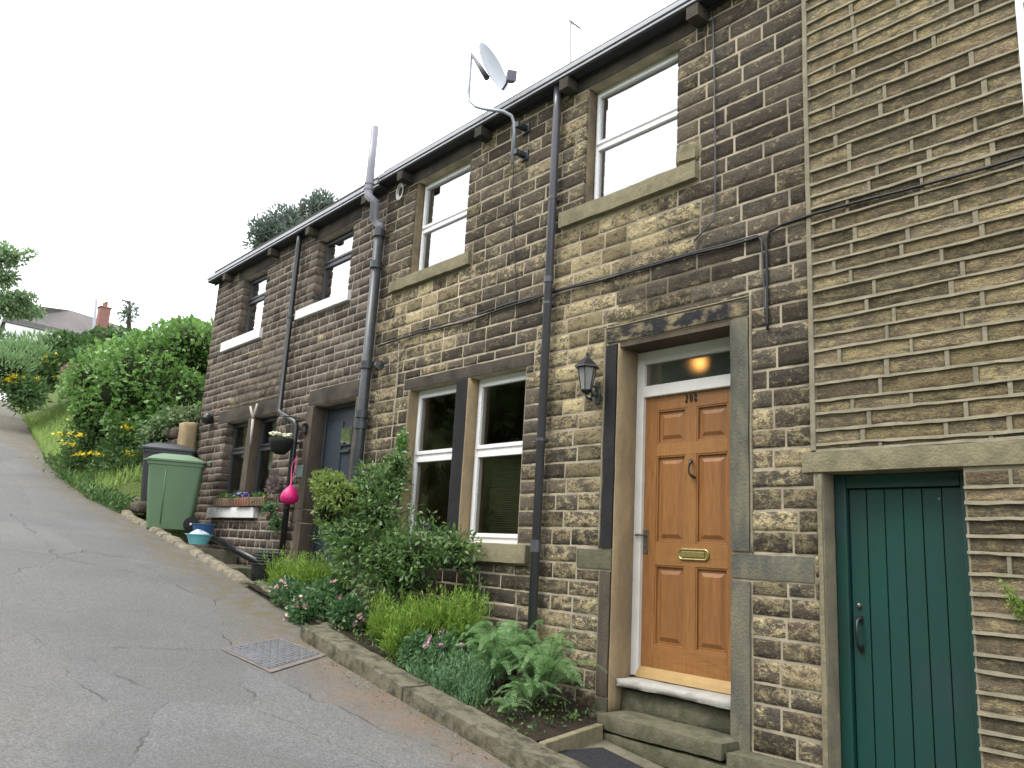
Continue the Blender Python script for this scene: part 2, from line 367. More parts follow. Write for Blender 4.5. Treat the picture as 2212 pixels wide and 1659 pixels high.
        if bevel:
            b = ob.modifiers.new('bevel', 'BEVEL'); b.width = bevel; b.segments = 2; b.limit_method = 'ANGLE'
        return ob
def tag(o, label, cat, group=None, kind=None):
    if kind: o['kind'] = kind
    else: o['category'] = cat
    if label: o['label'] = label
    if cat and kind == 'stuff': o['category'] = cat
    if group: o['group'] = group
    return o
def thing(name, label, cat, loc=(0, 0, 0), group=None):
    o = bpy.data.objects.new(name, None); COL.objects.link(o); o.location = loc; o.empty_display_size = .2
    return tag(o, label, cat, group)
def copytree(o, parent=None):
    c = o.copy(); COL.objects.link(c)
    if parent: c.parent = parent
    for ch in list(o.children): copytree(ch, c)
    return c
# ------------------------------------------------------------ masonry
def lay(mb, x0, x1, z0, z1, ch, ln, holes, gold, relief=.007, gap=.006, depth=.02, out=.008, rseed=1, nzs=3, vgap=None, rib=None, edges=()):
    r = random.Random(rseed); z = z0; vg = vgap or gap
    while z < z1-.02:
        h = r.uniform(*ch); zb = min(z+h, z1)
        if z1-zb < .04: zb = z1
        br = {x0, x1}
        for (a, b, c_, d) in holes:
            if c_ < zb-.005 and d > z+.005:
                for q in (a, b):
                    if x0 < q < x1: br.add(q)
        br = sorted(br)
        for a, b in zip(br[:-1], br[1:]):
            if b-a < .015: continue
            lo, hi = z, zb; mid = (a+b)/2; skip = False
            for (p, q, c_, d) in holes:
                if p-.001 <= mid <= q+.001 and c_ < hi-.002 and d > lo+.002:
                    if c_ <= lo+.002 and d >= hi-.002: skip = True
                    elif c_ <= lo+.002: lo = d
                    elif d >= hi-.002: hi = c_
                    else: skip = True
            if skip or hi-lo < .025: continue
            la = any(abs(a-p) < .01 and c_ < hi and d > lo for (p, q, c_, d) in [(e[1], e[0], e[2], e[3]) for e in edges])
            lb = any(abs(b-e[0]) < .01 and e[2] < hi and e[3] > lo for e in edges)
            x = a
            first = True
            while x < b-.01:
                wd = r.uniform(*ln)*(r.uniform(.45, 1.) if first else 1); first = False
                xe = x+wd
                if b-xe < ln[0]*.5: xe = b
                A = x+(0 if (x == a and la) else vg); B = xe-(0 if (xe == b and lb) else vg)
                if B-A > .012:
                    dl = .2 if (x == a and la) else depth; dr = .2 if (xe == b and lb) else depth
                    stone_(mb, A, B, lo+gap, hi-gap, out+r.uniform(-.003, .004), relief, dl, dr, depth, r, gold, nzs)
                if rib and xe < b-.01:
                    zz = (lo+hi)/2; w_ = r.uniform(.008, .015)
                    mb.box(xe-w_, xe+w_*.9, -.0115, .004, lo+.004, hi-.004, 1)
                x = xe
            if rib:
                xs = np.arange(a, b+.0001, .05); xs = list(xs)+([b] if b-xs[-1] > .01 else [])
                jit = [noise.noise(Vector((q*2.1, lo*9, 3)))*.008+noise.noise(Vector((q*11, lo*9, 5)))*.004 for q in xs]
                vs = []; fs = []
                for q, j in zip(xs, jit):
                    hh = .0082+noise.noise(Vector((q*9, lo*9, 9)))*.0045
                    vs += [(q, .004, lo+j-hh), (q, -.017, lo+j-hh), (q, -.013, lo+j+hh), (q, .004, lo+j+hh)]
                for i in range(len(xs)-1):
                    for k_ in range(3): fs.append((i*4+k_, (i+1)*4+k_, (i+1)*4+k_+1, i*4+k_+1))
                fs += [(3, 2, 1, 0), tuple(len(vs)-4+i for i in range(4))]
                mb.add(vs, fs, 1)
        z = zb
def stone_(mb, a, b, lo, hi, out, relief, dl, dr, db, r, gold, nzs):
    nx = max(3, min(9, int((b-a)/.055)+1)); nz = nzs
    us = [0, min(.006, (b-a)*.1)] + [ (b-a)*(i/nx) for i in range(1, nx)] + [(b-a)-min(.006, (b-a)*.1), b-a]
    h = hi-lo; ws = [0, min(.005, h*.1)] + [h*i/nz for i in range(1, nz)] + [h-min(.005, h*.1), h]
    off = r.uniform(0, 50); vs = []; nu = len(us); nw = len(ws)
    wob = r.uniform(-.002, .0045); wob2 = r.uniform(-.0045, .002)
    tilt = r.uniform(-.004, .004)
    for j, w_ in enumerate(ws):
        for i, u_ in enumerate(us):
            x = a+u_; z_ = lo+w_
            eb = i in (0, nu-1) or j in (0, nw-1)
            z_ += (wob if j < 2 else wob2 if j > nw-3 else 0)*(1 if True else 0) + noise.noise(Vector((x*13, off, j)))*.0055*(0 if eb and (i in (0, nu-1)) else 1)
            if eb:
                y = .004
                if i == 0: y = dl if dl > .1 else .004
                if i == nu-1: y = dr if dr > .1 else .004
            else:
                n_ = noise.noise(Vector((x*11+off, 0, z_*20+off)))+.6*noise.noise(Vector((x*30, off, z_*42)))
                y = -out - relief*n_ - tilt*(w_/h-.5)*2
                if i in (1, nu-2) or j in (1, nw-2): y = -out*.75 - relief*.4*n_
                y = min(y, -.001)
            vs.append((x, y, z_))
    # wrapped side: the vertical edge keeps its front arris
    if dl > .1:
        for j in range(nw): vs[j*nu+1] = (a+.001, vs[j*nu+1][1], vs[j*nu+1][2])
    if dr > .1:
        for j in range(nw): vs[j*nu+nu-2] = (b-.001, vs[j*nu+nu-2][1], vs[j*nu+nu-2][2])
    fs = [(j*nu+i, j*nu+i+1, (j+1)*nu+i+1, (j+1)*nu+i) for j in range(nw-1) for i in range(nu-1)]
    g = gold((a+b)/2, (lo+hi)/2)
    col = (r.random()*max(.1, 1+2.2*min(0, g)), max(0, min(1, g+r.uniform(-.13, .13) + (.35 if r.random() < .06 else 0))), r.random())
    mb.add(vs, fs, 0, col)
def backing(mb, x0, x1, z0, z1, y1, holes, mi=1):
    xs = sorted({x0, x1} | {q for h in holes for q in h[:2] if x0 < q < x1}); zs = sorted({z0, z1} | {q for h in holes for q in h[2:] if z0 < q < z1})
    ok = lambda i, j: 0 <= i < len(xs)-1 and 0 <= j < len(zs)-1 and not any(h[0] < (xs[i]+xs[i+1])/2 < h[1] and h[2] < (zs[j]+zs[j+1])/2 < h[3] for h in holes)
    for i in range(len(xs)-1):
        for j in range(len(zs)-1):
            if not ok(i, j): continue
            a, b, c_, d = xs[i], xs[i+1], zs[j], zs[j+1]
            vs = [(a, 0, c_), (b, 0, c_), (b, 0, d), (a, 0, d), (a, y1, c_), (b, y1, c_), (b, y1, d), (a, y1, d)]
            fs = [(0, 1, 2, 3), (5, 4, 7, 6)]
            if not ok(i-1, j): fs.append((4, 0, 3, 7))
            if not ok(i+1, j): fs.append((1, 5, 6, 2))
            if not ok(i, j-1): fs.append((4, 5, 1, 0))
            if not ok(i, j+1): fs.append((3, 2, 6, 7))
            mb.add(vs, fs, mi)
def gs(x, z, cx, cz, sx, sz): return math.exp(-((x-cx)/sx)**2-((z-cz)/sz)**2)
WT = 4.265; T = .32
XAB, XBC, XC = -2.42, -7.63, -12.74
# openings
w1 = (-4.43, -3.47, 2.90, 4.0); w2 = (-7.03, -6.07, 2.88, 3.98); w3 = (fX(683, 590), -8.37, 3.0, 3.9); w4 = (fX(519, 680), -10.82, 2.97, 3.9)
gw = (-6.83, -5.05, .09, 1.60); dr = (-4.0, -3.0, -1.3, 1.64); ldr = (-8.90, -7.90, -.42, 1.65)
lw = (fX(491, 920), fX(590, 981), .43, 1.665); gd = (-2.368, fX(2086, 1100), -1.62, .578)
sB1 = (-4.69, -3.26, 2.75, 2.90); sB2 = (-7.37, -5.93, 2.74, 2.88); sC3 = (-9.66, -8.27, 2.86, 3.0); sC4 = (-12.17, -10.73, 2.81, 2.97)
sG = (-7.0, -4.87, -.075, .09); sL = (-11.95, -9.9, .28, .43)
l1 = (-4.6, -3.3, 4.0, 4.18); l2 = (-7.2, -5.9, 3.98, 4.16); l3 = (-9.4, -8.2, 3.9, 4.08); l4 = (-11.9, -10.6, 3.9, 4.08)
lg = (-6.95, -4.95, 1.60, 1.72); ld_ = (-4.12, -2.85, 1.64, 1.765); lld = (-9.07, -7.7, 1.65, 1.85); llw = (-11.95, -9.85, 1.665, 1.86)
jL = (-4.12, -4.0, -1.3, 1.64); jR = (-3.0, -2.85, -1.3, 1.64); tl = (-4.36, -4.12, -.075, .08); tr_ = (-2.85, -2.43, -.07, .09)
cjL = (-9.07, -8.90, -.7, 1.65); cjR = (-7.90, -7.7, -.7, 1.65)
gj = (-6.852, -6.83, .09, 1.6)
lA = (-2.50, 3.5, fZ(1900, 1018), fZ(1900, 966))
wTR = (-1.185, .2, 2.3, 3.9)
def ex(o): return (o[0]-.014, o[1]+.014, o[2], o[3])
def goldB(x, z):
    g = .15+.2*gs(x, z, -4.6, .6, 1.2, 1.6)+.12*gs(x, z, -5.5, 1.6, 3, .5)+.75*gs(x, z, -3.9, 2.50, .75, .25)+.75*gs(x, z, -6.65, 2.55, .7, .24)+.65*gs(x, z, -4.45, 2.0, .35, .6)+.45*gs(x, z, -6.7, 2.15, .55, .25)
    g += .5*gs(x, z, -4.3, 1.2, .3, .6)+.4*gs(x, z, -4.6, -.5, .6, .5)+.3*gs(x, z, -4.6, 3.9, .25, .4)+.6*gs(x, z, -3.0, 4.2, .45, .12)+.35*gs(x, z, -2.65, .4, .3, .5)
    g += .22*gs(x, z, -2.6, -.5, .4, .9) + .35*gs(x, z, -3.4, 1.9, .7, .12) + .3*gs(x, z, -7.3, 1.4, .3, .6)
    g -= .5*gs(x, z, -2.85, 3.0, .45, .75)+.4*gs(x, z, -3.2, 1.98, .8, .16)+.45*gs(x, z, -5.6, 1.72, 1.2, .12)+.35*gs(x, z, -5.3, 2.1, .5, .3)+.4*gs(x, z, -5.0, .8, .3, .6)+.5*gs(x, z, -5.8, -.4, 1.2, .3)
    return g
def goldC(x, z): return .10+.8*gs(x, z, -11.5, 1.9, .3, .12)+.5*gs(x, z, -10.9, 2.6, .5, .12)+.3*gs(x, z, -10.4, 2., .4, .3)
def goldA(x, z): return .42 + .2*noise.noise(Vector((x*1.3, 2, z*1.3))) + .18*gs(x, z, -1.3, 1.2, .5, .8)
# ---- house B (middle)
HB = thing('stone_house', 'soot-darkened stone cottage in the middle with the oak door and white-framed windows', 'house', (-5, 3, -1.2))
mb = MB(); hol = [(XAB, XAB+.018, lA[2], 6), w1, w2, gw, dr, sB1, sB2, sG, l1, l2, lg, ld_, jL, jR, tl, tr_, gj]
lay(mb, XBC, XAB+.018, -2.2, WT, (.118, .145), (.20, .46), hol, goldB, .005, .0042, out=.004, rseed=11, edges=[w1, w2])
backing(mb, XBC, XAB, -2.2, WT, T, [ex(w1), ex(w2), gw, ex(dr)])
wallB = mb.build('wall', [SB, MORT], HB, True)
# ---- house C (left)
HC = thing('stone_house', 'dark brown stone cottage at the far left end of the row with white sills', 'house', (-10, 3, -.4))
mb = MB(); hol = [w3, w4, lw, ldr, sC3, sC4, sL, l3, l4, lld, llw, cjL, cjR]
lay(mb, XC, XBC, -1.3, WT-.02, (.098, .118), (.15, .31), hol, goldC, .005, .006, out=.005, rseed=5, nzs=2, edges=[w3, w4, lw])
backing(mb, XC, XBC, -1.3, WT-.02, T, [ex(w3), ex(w4), ex(lw), (ldr[0]-.012, ldr[1]+.012, -.6, ldr[3])])
# gable end, coursed too
mb2 = MB(); lay(mb2, -6.2, -.0, -1.3, WT-.02, (.098, .118), (.2, .4), [], goldC, .006, .006, out=.008, rseed=6, nzs=2)
rm = Matrix(((0, 1, 0, XC), (1, 0, 0, 0), (0, 0, 1, 0), (0, 0, 0, 1)))
mb.xf = Matrix(((0, 1, 0, XC-.002), (-1, 0, 0, 0), (0, 0, 1, 0), (0, 0, 0, 1)))
mb.add(mb2.v, mb2.f, 0); mb.c[-len(mb2.v):] = mb2.c; mb.xf = None
mb.box(XC, XC+.25, T, 6.2, -1.3, WT-.02, 1)
wallC = mb.build('wall', [SC, MORC], HC, True)
# ---- house A (right)
HA = thing('stone_house', 'tan stone house at the right with raised ribbon pointing and the green plank door', 'house', (0, 3, -1.8))
mb = MB(); hol = [lA, gd, wTR, (-2.45, -2.368, -2.5, lA[2])]
lay(mb, XAB+.02, 3.5, -2.4, 5.2, (.078, .108), (.28, .58), hol, goldA, .0085, .004, out=.002, rseed=21, vgap=.006, rib=True)
backing(mb, XAB, 3.5, -2.4, 5.2, T, [gd, wTR])
mb.rough(XAB-.012, XAB+.022, -.02, .01, lA[3], WT+.9, .003, .12, .003, 1)
wallA = mb.build('wall', [SA, MORA], HA, True, ang=48)
# interiors, back walls and roofs
def shell(H, x0, x1, z0, zt, roof_name='roof', eave=-.09, pitch_=R(29)):
    m2 = MB()
    m2.box(x0+.02, x1-.02, 6.0, 6.2, z0, zt); m2.box(x0+.02, x1-.02, T+.001, 6.0, zt-.12, zt-.02)
    m2.box(x0+.02, x1-.02, T+.001, 6.0, 2.0, 2.15); m2.box(x0+.02, x1-.02, T+.001, 6.0, z0+.05, z0+.12)
    m2.box(x0+.02, x0+.1, T+.001, 6.0, z0, zt-.12); m2.box(x1-.1, x1-.02, T+.001, 6.0, z0, zt-.12)
    m2.build('inner_room', DARKROOM, H)
    m3 = MB(); y = eave; z = zt-.02; st = .28
    n_ = int(3.3/st/math.cos(pitch_))+1
    for i in range(n_):
        ya = eave+i*st*math.cos(pitch_); za = z+i*st*math.sin(pitch_)
        yb = ya+(st+.06)*math.cos(pitch_); zb_ = za+(st+.06)*math.sin(pitch_)
        m3.hexa([(x0, ya, za), (x1, ya, za), (x1, yb, zb_-.03), (x0, yb, zb_-.03)], [(x0, ya-.006, za+.035), (x1, ya-.006, za+.035), (x1, yb-.006, zb_), (x0, yb-.006, zb_)])
    yt = eave+n_*st*math.cos(pitch_); zt2 = z+n_*st*math.sin(pitch_)
    m3.hexa([(x0, yt, zt2-.04), (x1, yt, zt2-.04), (x1, 6.3, zt-.0), (x0, 6.3, zt-.0)], [(x0, yt, zt2), (x1, yt, zt2), (x1, 6.3, zt+.05), (x0, 6.3, zt+.05)])
    m3.build(roof_name, SLATE, H)
shell(HB, XBC, XAB, -.85, WT+.0); shell(HC, XC, XBC, -.42, WT-.02); shell(HA, XAB, 3.5, -1.6, 5.2)
m2 = MB(); m2.add([(XC+.02, 0, WT-.02), (XC+.02, 6.2, WT-.02), (XC+.02, 3.15, 5.85), (XC+.22, 0, WT-.02), (XC+.22, 6.2, WT-.02), (XC+.22, 3.15, 5.85)], [(0, 2, 1), (3, 4, 5), (0, 1, 4, 3), (1, 2, 5, 4), (2, 0, 3, 5)]); m2.build('gable_top', SC, HC)
# gutters, corbels
def gutter(H, x0, x1, zt, nm='gutter'):
    g = MB(); g.box(x0, x1, -.135, -.03, zt-.08, zt-.012); ob = g.build(nm, GUT, H, bevel=.006)
    q = MB(); q.box(x0, x1, -.160, -.137, zt-.034, zt+.006); q.box(x0, x1, -.150, -.137, zt-.066, zt-.048); q.build('gutter_lip', GTRIM, ob)
    q = MB(); q.box(x0, x1, -.029, -.010, zt-.10, zt+.05); q.build('fascia_board', GUT, ob)
gutter(HB, XBC, XAB-.02, 4.20); gutter(HC, XC-.12, XBC-.004, 4.155)
for H, pts in ((HB, [(1222, 180), (1500, 25), (1037, 285), (868, 378)]), (HC, [(790, 424), (587, 535), (668, 490), (487, 598)])):
    for (a, b) in pts:
        p = at(a, b, -.12); zt = 4.118 if H is HB else 4.073
        MB().rough(p.x-.06, p.x+.055, -.150, .0, zt-.11, zt, .004, .06, .008, 0, seed=p.x).build('corbel', LINT, H, True, ang=50)
# dressed stones
def dress(nm, r_, mat, H, y0=-.012, y1=.30, amp=.004, rd=.008, smooth=True, **kw):
    return MB().rough(r_[0]+.004, r_[1]-.004, y0, y1, r_[2]+.003, r_[3]-.003, amp, .09, rd, seed=r_[0]*3+r_[2]).build(nm, mat, H, smooth, ang=55)
for r_, mt in ((l1, SILL), (l2, LINT)): dress('lintel', r_, LINT, HB)
dress('lintel', lg, LINT, HB); dress('lintel', ld_, hewn('flaking_black_lintel', (.022, .022, .026), (.036, .034, .034), (.27, .22, .13), .9, 6.5, (1, 1, 1.6)), HB, -.016)
for r_ in (l3, l4, lld, llw): dress('lintel', r_, LINT, HC)
def sill(r_, mat, H, out=-.055, amp=.006): return dress('window_sill', r_, mat, H, out, .15, amp)
o1 = sill(sB1, SILL, HB); MB().rough(-3.47, -3.24, -.04, .06, 2.895, 3.07, .016, .035, .045, seed=4).build('sill_end_stone', SILL, o1, True, ang=70)
sill(sB2, SILL, HB); sill(sG, SILL, HB, -.07); sill(sC3, WPAINT, HC, -.05, .002); sill(sC4, WPAINT, HC, -.05, .002)
sill((-11.75, -10.15, .275, .425), WPAINT, HC, -.07, .003)
# door surround B
js = MB(); js.rough(jL[0]+.003, jL[1], -.02, .21, .085, 1.637, .005, .1, .01); MB().rough(jL[0]+.003, jL[1]-.004, -.018, .21, -.95, -.078, .005, .1, .01).build('lower_jamb', BRN, HB, True, ang=50)
# front faces black painted, inner reveal golden: separate skins
js.build('door_jamb', BLK, HB, True, ang=50)
MB().rough(jL[0]-.24, jL[1], -.016, .21, -.072, .079, .006, .08, .01).build('jamb_bond_stone', STEP, HB, True, ang=50); MB().rough(jL[0]-.01, jL[1], -.016, .21, -1.32, -.953, .008, .08, .012).build('jamb_foot', STEP, HB, True, ang=50)
gj_ = MB(); gj_.rough(-3.996, -3.986, -.012, .23, -1.05, 1.636, .003, .1, .003); gj_.build('jamb_reveal', GOLD, HB, True)
q = MB(); q.rough(-2.852, -2.834, -.014, .01, .09, 1.775, .003, .08, .004); q.rough(-4.14, -4.122, -.014, .01, .09, 1.775, .003, .08, .004); q.rough(-4.14, -2.85, -.012, .01, 1.767, 1.782, .002, .08, .004); q.build('surround_pointing', MORA, HB, True)
jr = MB(); jr.rough(-3.0, -2.853, -.02, .23, .095, 1.637, .005, .1, .01); jr.rough(-3.0, -2.43, -.014, .23, -.07, .088, .005, .08, .01); jr.rough(-3.0, -2.853, -.02, .23, -1.16, -.076, .005, .1, .01)
jr.build('door_jamb', JGR, HB, True, ang=50)
MB().box(-3.98, -3.0, .0, .23, 1.60, 1.638).build('door_soffit', BRN, HB)
# front-of-window golden reveals on B
for (x, z0, z1, nm) in ((gw[0], gw[2], gw[3], GOLD),):
    MB().rough(x-.022, x+.006, -.010, .16, z0, z1, .004, .09, .008).build('window_jamb', GOLD, HB, True, ang=50)
MB().rough(-6.03, -5.845, -.018, .10, .088, 1.602, .004, .09, .01).build('mullion', BLK, HB, True, ang=50)
MB().rough(-5.856, -5.835, -.012, .16, .09, 1.6, .003, .09, .004).build('mullion_reveal', GOLD, HB, True)
# C door surround
js = MB(); js.rough(cjL[0], cjL[1], -.02, .2, .395, 1.647, .005, .1, .01); js.rough(cjL[0]-.12, cjL[1], -.016, .2, .23, .39, .006, .08, .01); js.rough(cjL[0], cjL[1], -.02, .2, -.8, .226, .005, .1, .01)
js.rough(cjR[0], cjR[1], -.02, .2, -.8, 1.647, .005, .1, .01); js.build('door_jamb', BRN, HC, True, ang=50)
mx0, mx1 = fX(539, 905), fX(550, 905)
MB().rough(mx0, mx1, -.02, .14, .428, 1.668, .004, .09, .01).build('mullion', BRN, HC, True, ang=50)
# A lintel
dress('lintel', (lA[0], -.2, lA[2], lA[3]), SILL, HA, -.022, .3, .003)
js = MB(); js.rough(-2.402, -2.370, -.014, .2, -1.9, lA[2]-.002, .004, .1, .006); js.build('door_jamb', SILL, HA, True, ang=50)
# ------------------------------------------------------------ windows
def window(H, o, fr, split=.5, rec=.105, fw=.046, glassm=None, bars=True, only=None, thick=.06, twof=True):
    """frame mesh with panes as sub-parts; top light above bottom light"""
    g = glassm or GLASS; x0, x1, z0, z1 = o; y0 = rec; y1 = rec+thick
    f = MB(); zm = z0+(z1-z0)*split
    f.box(x0, x0+fw, y0, y1, z0, z1); f.box(x1-fw, x1, y0, y1, z0, z1); f.box(x0+fw, x1-fw, y0, y1, z0, z0+fw); f.box(x0+fw, x1-fw, y0, y1, z1-fw, z1)
    f.box(x0+fw, x1-fw, y0, y1, zm-fw*.5, zm+fw*.5)
    # opening sashes stand a little proud
    sw = fw*.62
    for (a, b) in ((z0+fw*.8, zm-fw*.35), (zm+fw*.35, z1-fw*.8)):
        a0, a1 = x0+fw*.55, x1-fw*.55; p = y0-.014
        f.box(a0, a0+sw, p, y0+.02, a, b); f.box(a1-sw, a1, p, y0+.02, a, b); f.box(a0+sw, a1-sw, p, y0+.02, a, a+sw); f.box(a0+sw, a1-sw, p, y0+.02, b-sw, b)
    fo = f.build('window', fr, H, bevel=.003)
    for (a, b) in ((z0+fw, zm-fw*.5), (zm+fw*.5, z1-fw)):
        p = MB(); p.add([(x0+fw*.9, y0+.012, a), (x1-fw*.9, y0+.012, a), (x1-fw*.9, y0+.012, b), (x0+fw*.9, y0+.012, b)], [(0, 1, 2, 3)]); p.build('pane', g, fo)
    return fo
for o_ in (w1, w2): MB().rough(o_[0]-.012, o_[0]+.010, .008, .16, o_[2], o_[3], .003, .08, .004).build('window_jamb', BRN2, HB, True)
window(HB, w1, WHITE, .52); window(HB, w2, WHITE, .50)
window(HB, (gw[0], -6.03, gw[2], gw[3]), WHITE, .545, glassm=GLASS2, rec=.11, fw=.058); wR = window(HB, (-5.835, gw[1], gw[2], gw[3]), WHITE, .545, glassm=GLASS2, rec=.11, fw=.058)
window(HC, w3, DARKF, .62, fw=.05); window(HC, w4, DARKF, .62, fw=.05)
window(HC, (lw[0], mx0, lw[2], lw[3]), DARKF, .66, fw=.05, glassm=GLASS2, rec=.12); window(HC, (mx1, lw[1], lw[2], lw[3]), DARKF, .66, fw=.05, glassm=GLASS2, rec=.12)
window(HA, wTR, WHITE, .5, rec=-.02, thick=.1, fw=.035)
bl = MB()
for i in range(40): bl.box(-5.75, -5.12, .26, .275, .13+i*.0205, .138+i*.0205)
bl.build('blind', BLIND, HB)
# pale curtains in C ground window
NET = plain('net_curtain', (.42, .43, .38), .9, .1, var=.3)
for xa, st_ in ((lw[0]+.06, .028), (mx1+.05, .022)):
    cu = MB(); n_ = 16; xs_ = [xa+st_*i for i in range(n_)]
    cu.add([(x, .27+.012*(i % 2), z) for z in (.45, 1.2) for i, x in enumerate(xs_)], [(i, i+1, n_+i+1, n_+i) for i in range(n_-1)]); cu.build('curtain', NET, HC)
# ------------------------------------------------------------ oak front door
DY = .27
D0, D1, DZ0, DZ1 = -3.925, -3.075, -.775, 1.237
df = MB()
df.box(-3.992, -3.922, .215, .33, -.80, 1.598); df.box(-3.078, -3.0, .215, .33, -.80, 1.598); df.box(-3.922, -3.078, .217, .33, 1.50, 1.598); df.box(-3.922, -3.078, .217, .33, 1.237, 1.325)
dfo = df.build('door_frame', WWOOD, HB, bevel=.006)
p = MB(); p.add([(-3.922, .25, 1.325), (-3.078, .25, 1.325), (-3.078, .25, 1.5), (-3.922, .25, 1.5)], [(0, 1, 2, 3)]); p.build('fanlight_pane', OBSC, dfo)
dm = MB(); GV = (0, 0, 0); GH = (1, .35, 0)
sw = .115; cx0, cx1 = -3.548, -3.452
rails = [(DZ0, DZ0+.20), (fZ(1500, 1225, DY), fZ(1500, 1175, DY)), (fZ(1490, 982, DY), fZ(1490, 955, DY)), (DZ1-.11, DZ1)]
dm.box(D0, D0+sw, DY-.022, DY+.022, DZ0, DZ1, 0, (0, .1, 0)); dm.box(D1-sw, D1, DY-.022, DY+.022, DZ0, DZ1, 0, (0, .1, 0))
for i, (a, b) in enumerate(rails): dm.box(D0+sw, D1-sw, DY-.021, DY+.022, a, b, 0, (1, .7 if i in (1, 2) else .3, 0))
for (a, b) in zip(rails[:-1], rails[1:]):
    dm.box(cx0, cx1, DY-.0205, DY+.022, a[1], b[0], 0, (0, .35, 0))
    for (xa, xb) in ((D0+sw, cx0), (cx1, D1-sw)):
        z0_, z1_ = a[1], b[0]; q = .034; yb = DY-.002; yp = DY-.015
        V_ = [(xa, yb, z0_), (xb, yb, z0_), (xb, yb, z1_), (xa, yb, z1_), (xa+q, yb, z0_+q), (xb-q, yb, z0_+q), (xb-q, yb, z1_-q), (xa+q, yb, z1_-q)]
        q2 = q+.028
        V_ += [(xa+q2, yp, z0_+q2), (xb-q2, yp, z0_+q2), (xb-q2, yp, z1_-q2), (xa+q2, yp, z1_-q2)]
        dm.add(V_, [(0, 1, 5, 4), (1, 2, 6, 5), (2, 3, 7, 6), (3, 0, 4, 7), (4, 5, 9, 8), (5, 6, 10, 9), (6, 7, 11, 10), (7, 4, 8, 11), (8, 9, 10, 11)], 0, (0, .05, 0))
        # ovolo bead round the panel
        for (a1, a2, c1, c2) in ((xa, xa+.012, z0_, z1_), (xb-.012, xb, z0_, z1_)): dm.box(a1, a2, DY-.017, DY, c1, c2, 0, (0, .2, 0))
        for (c1, c2) in ((z0_, z0_+.012), (z1_-.012, z1_)): dm.box(xa+.012, xb-.012, DY-.0168, DY, c1, c2, 0, (1, .2, 0))
door = dm.build('front_door', OAK, HB, bevel=.002)
wb = MB(); wb.hexa([(D0-.0, DY-.075, -.80), (D1, DY-.075, -.80), (D1, DY-.0225, -.80), (D0, DY-.0225, -.80)], [(D0, DY-.06, -.765), (D1, DY-.06, -.765), (D1, DY-.0225, -.73), (D0, DY-.0225, -.73)]); wb.build('weather_bar', PALEWOOD, door)
lp = MB(); pc = at(1497, 1198, DY-.03)
def rring(mb, cx, cz, w_, h_, rr, y, r2, n=6):
    pts = []
    for (sx_, sz_, a0) in ((1, 1, 0), (-1, 1, 90), (-1, -1, 180), (1, -1, 270)):
        for i in range(n+1):
            t = R(a0+90*i/n); pts.append((cx+sx_*(w_-rr)+rr*math.cos(t), y, cz+sz_*(h_-rr)+rr*math.sin(t)))
    mb.tube(pts, r2, 6, closed=True)
rring(lp, pc.x, pc.z, .125, .034, .03, DY-.026, .008); lp.box(pc.x-.12, pc.x+.12, DY-.026, DY-.021, pc.z-.03, pc.z+.03); lp.box(pc.x-.095, pc.x+.095, DY-.034, DY-.026, pc.z-.019, pc.z+.019)
lp.build('letter_plate', BRASS, door, bevel=.002)
kn = MB(); a = at(1492, 995, DY-.04); b = at(1494, 1030, DY-.04)
kn.tube([(a.x-.01, DY-.028, a.z+.01), (a.x+.012, DY-.05, a.z-.008), (a.x+.004, DY-.06, a.z-.03), (a.x-.002, DY-.06, (a.z+b.z)/2), (a.x+.002, DY-.058, b.z+.02), (b.x+.016, DY-.045, b.z), (b.x+.022, DY-.028, b.z-.006)], [.008, .013, .008, .006, .008, .013, .008], 8)
kn.build('door_knocker', DKMET, door, True)
hd = MB(); h = at(1400, 1165, DY-.03); hd.box(D0+.012, D0+.052, DY-.03, DY-.021, h.z-.10, h.z+.07); hd.tube([(D0+.032, DY-.03, h.z+.03), (D0+.032, DY-.07, h.z+.03), (D0-.005+.0, DY-.075, h.z+.03), (D0-.03, DY-.072, h.z+.026)], .009, 8); hd.tube([(D0+.032, DY-.036, h.z-.045), (D0+.032, DY-.028, h.z-.045)], .011, 10); hd.build('door_handle', STEEL, door, bevel=.002)
# house number: three small metal figures
nmb = MB(); ncx, ncz = -3.5, at(1497, 860, DY-.03).z
def figure(mb, ch, cx, cz, s_=.027):
    P = {'2': [(-.5, .7), (0, 1), (.5, .7), (.45, .2), (-.5, -1), (.55, -1)], '0': [(0, 1), (.5, .6), (.5, -.6), (0, -1), (-.5, -.6), (-.5, .6), (0, 1)],
         '8': [(-.05, .06), (.4, .35), (.38, .8), (0, 1), (-.38, .8), (-.4, .35), (.05, 0), (.5, -.35), (.45, -.8), (0, -1), (-.45, -.8), (-.5, -.35), (.05, .06)]}[ch]
    mb.tube([(cx+a_*s_*.62, DY-.026, cz+b_*s_) for a_, b_ in P], .0045, 6)
for i, ch in enumerate('208'): figure(nmb, ch, ncx-.04+i*.04, ncz+.004)
nmb.build('house_number', DKMET, door)
# threshold and steps
st = MB(); st.rough(-3.985, -3.0, .045, .33, -.87, -.806, .007, .07, .014); st.build('door_sill', plain('painted_threshold', (.36, .345, .31), .7, .3, var=.3, sc=10, bump=.004), HB, True, ang=60)
st = MB(); st.rough(-3.985, -2.98, .10, .33, -1.06, -.872, .01, .07, .02); st.rough(-3.94, -2.93, -.20, .12, -1.125, -1.012, .008, .07, .018, seed=3); st.rough(-3.93, -2.88, -.19, .12, -1.245, -1.128, .01, .07, .018, seed=5); st.rough(-2.92, -2.45, -.19, .0, -1.6, -1.05, .008, .08, .02, seed=8)
st.build('doorstep', STEP, HB, True, ang=60)
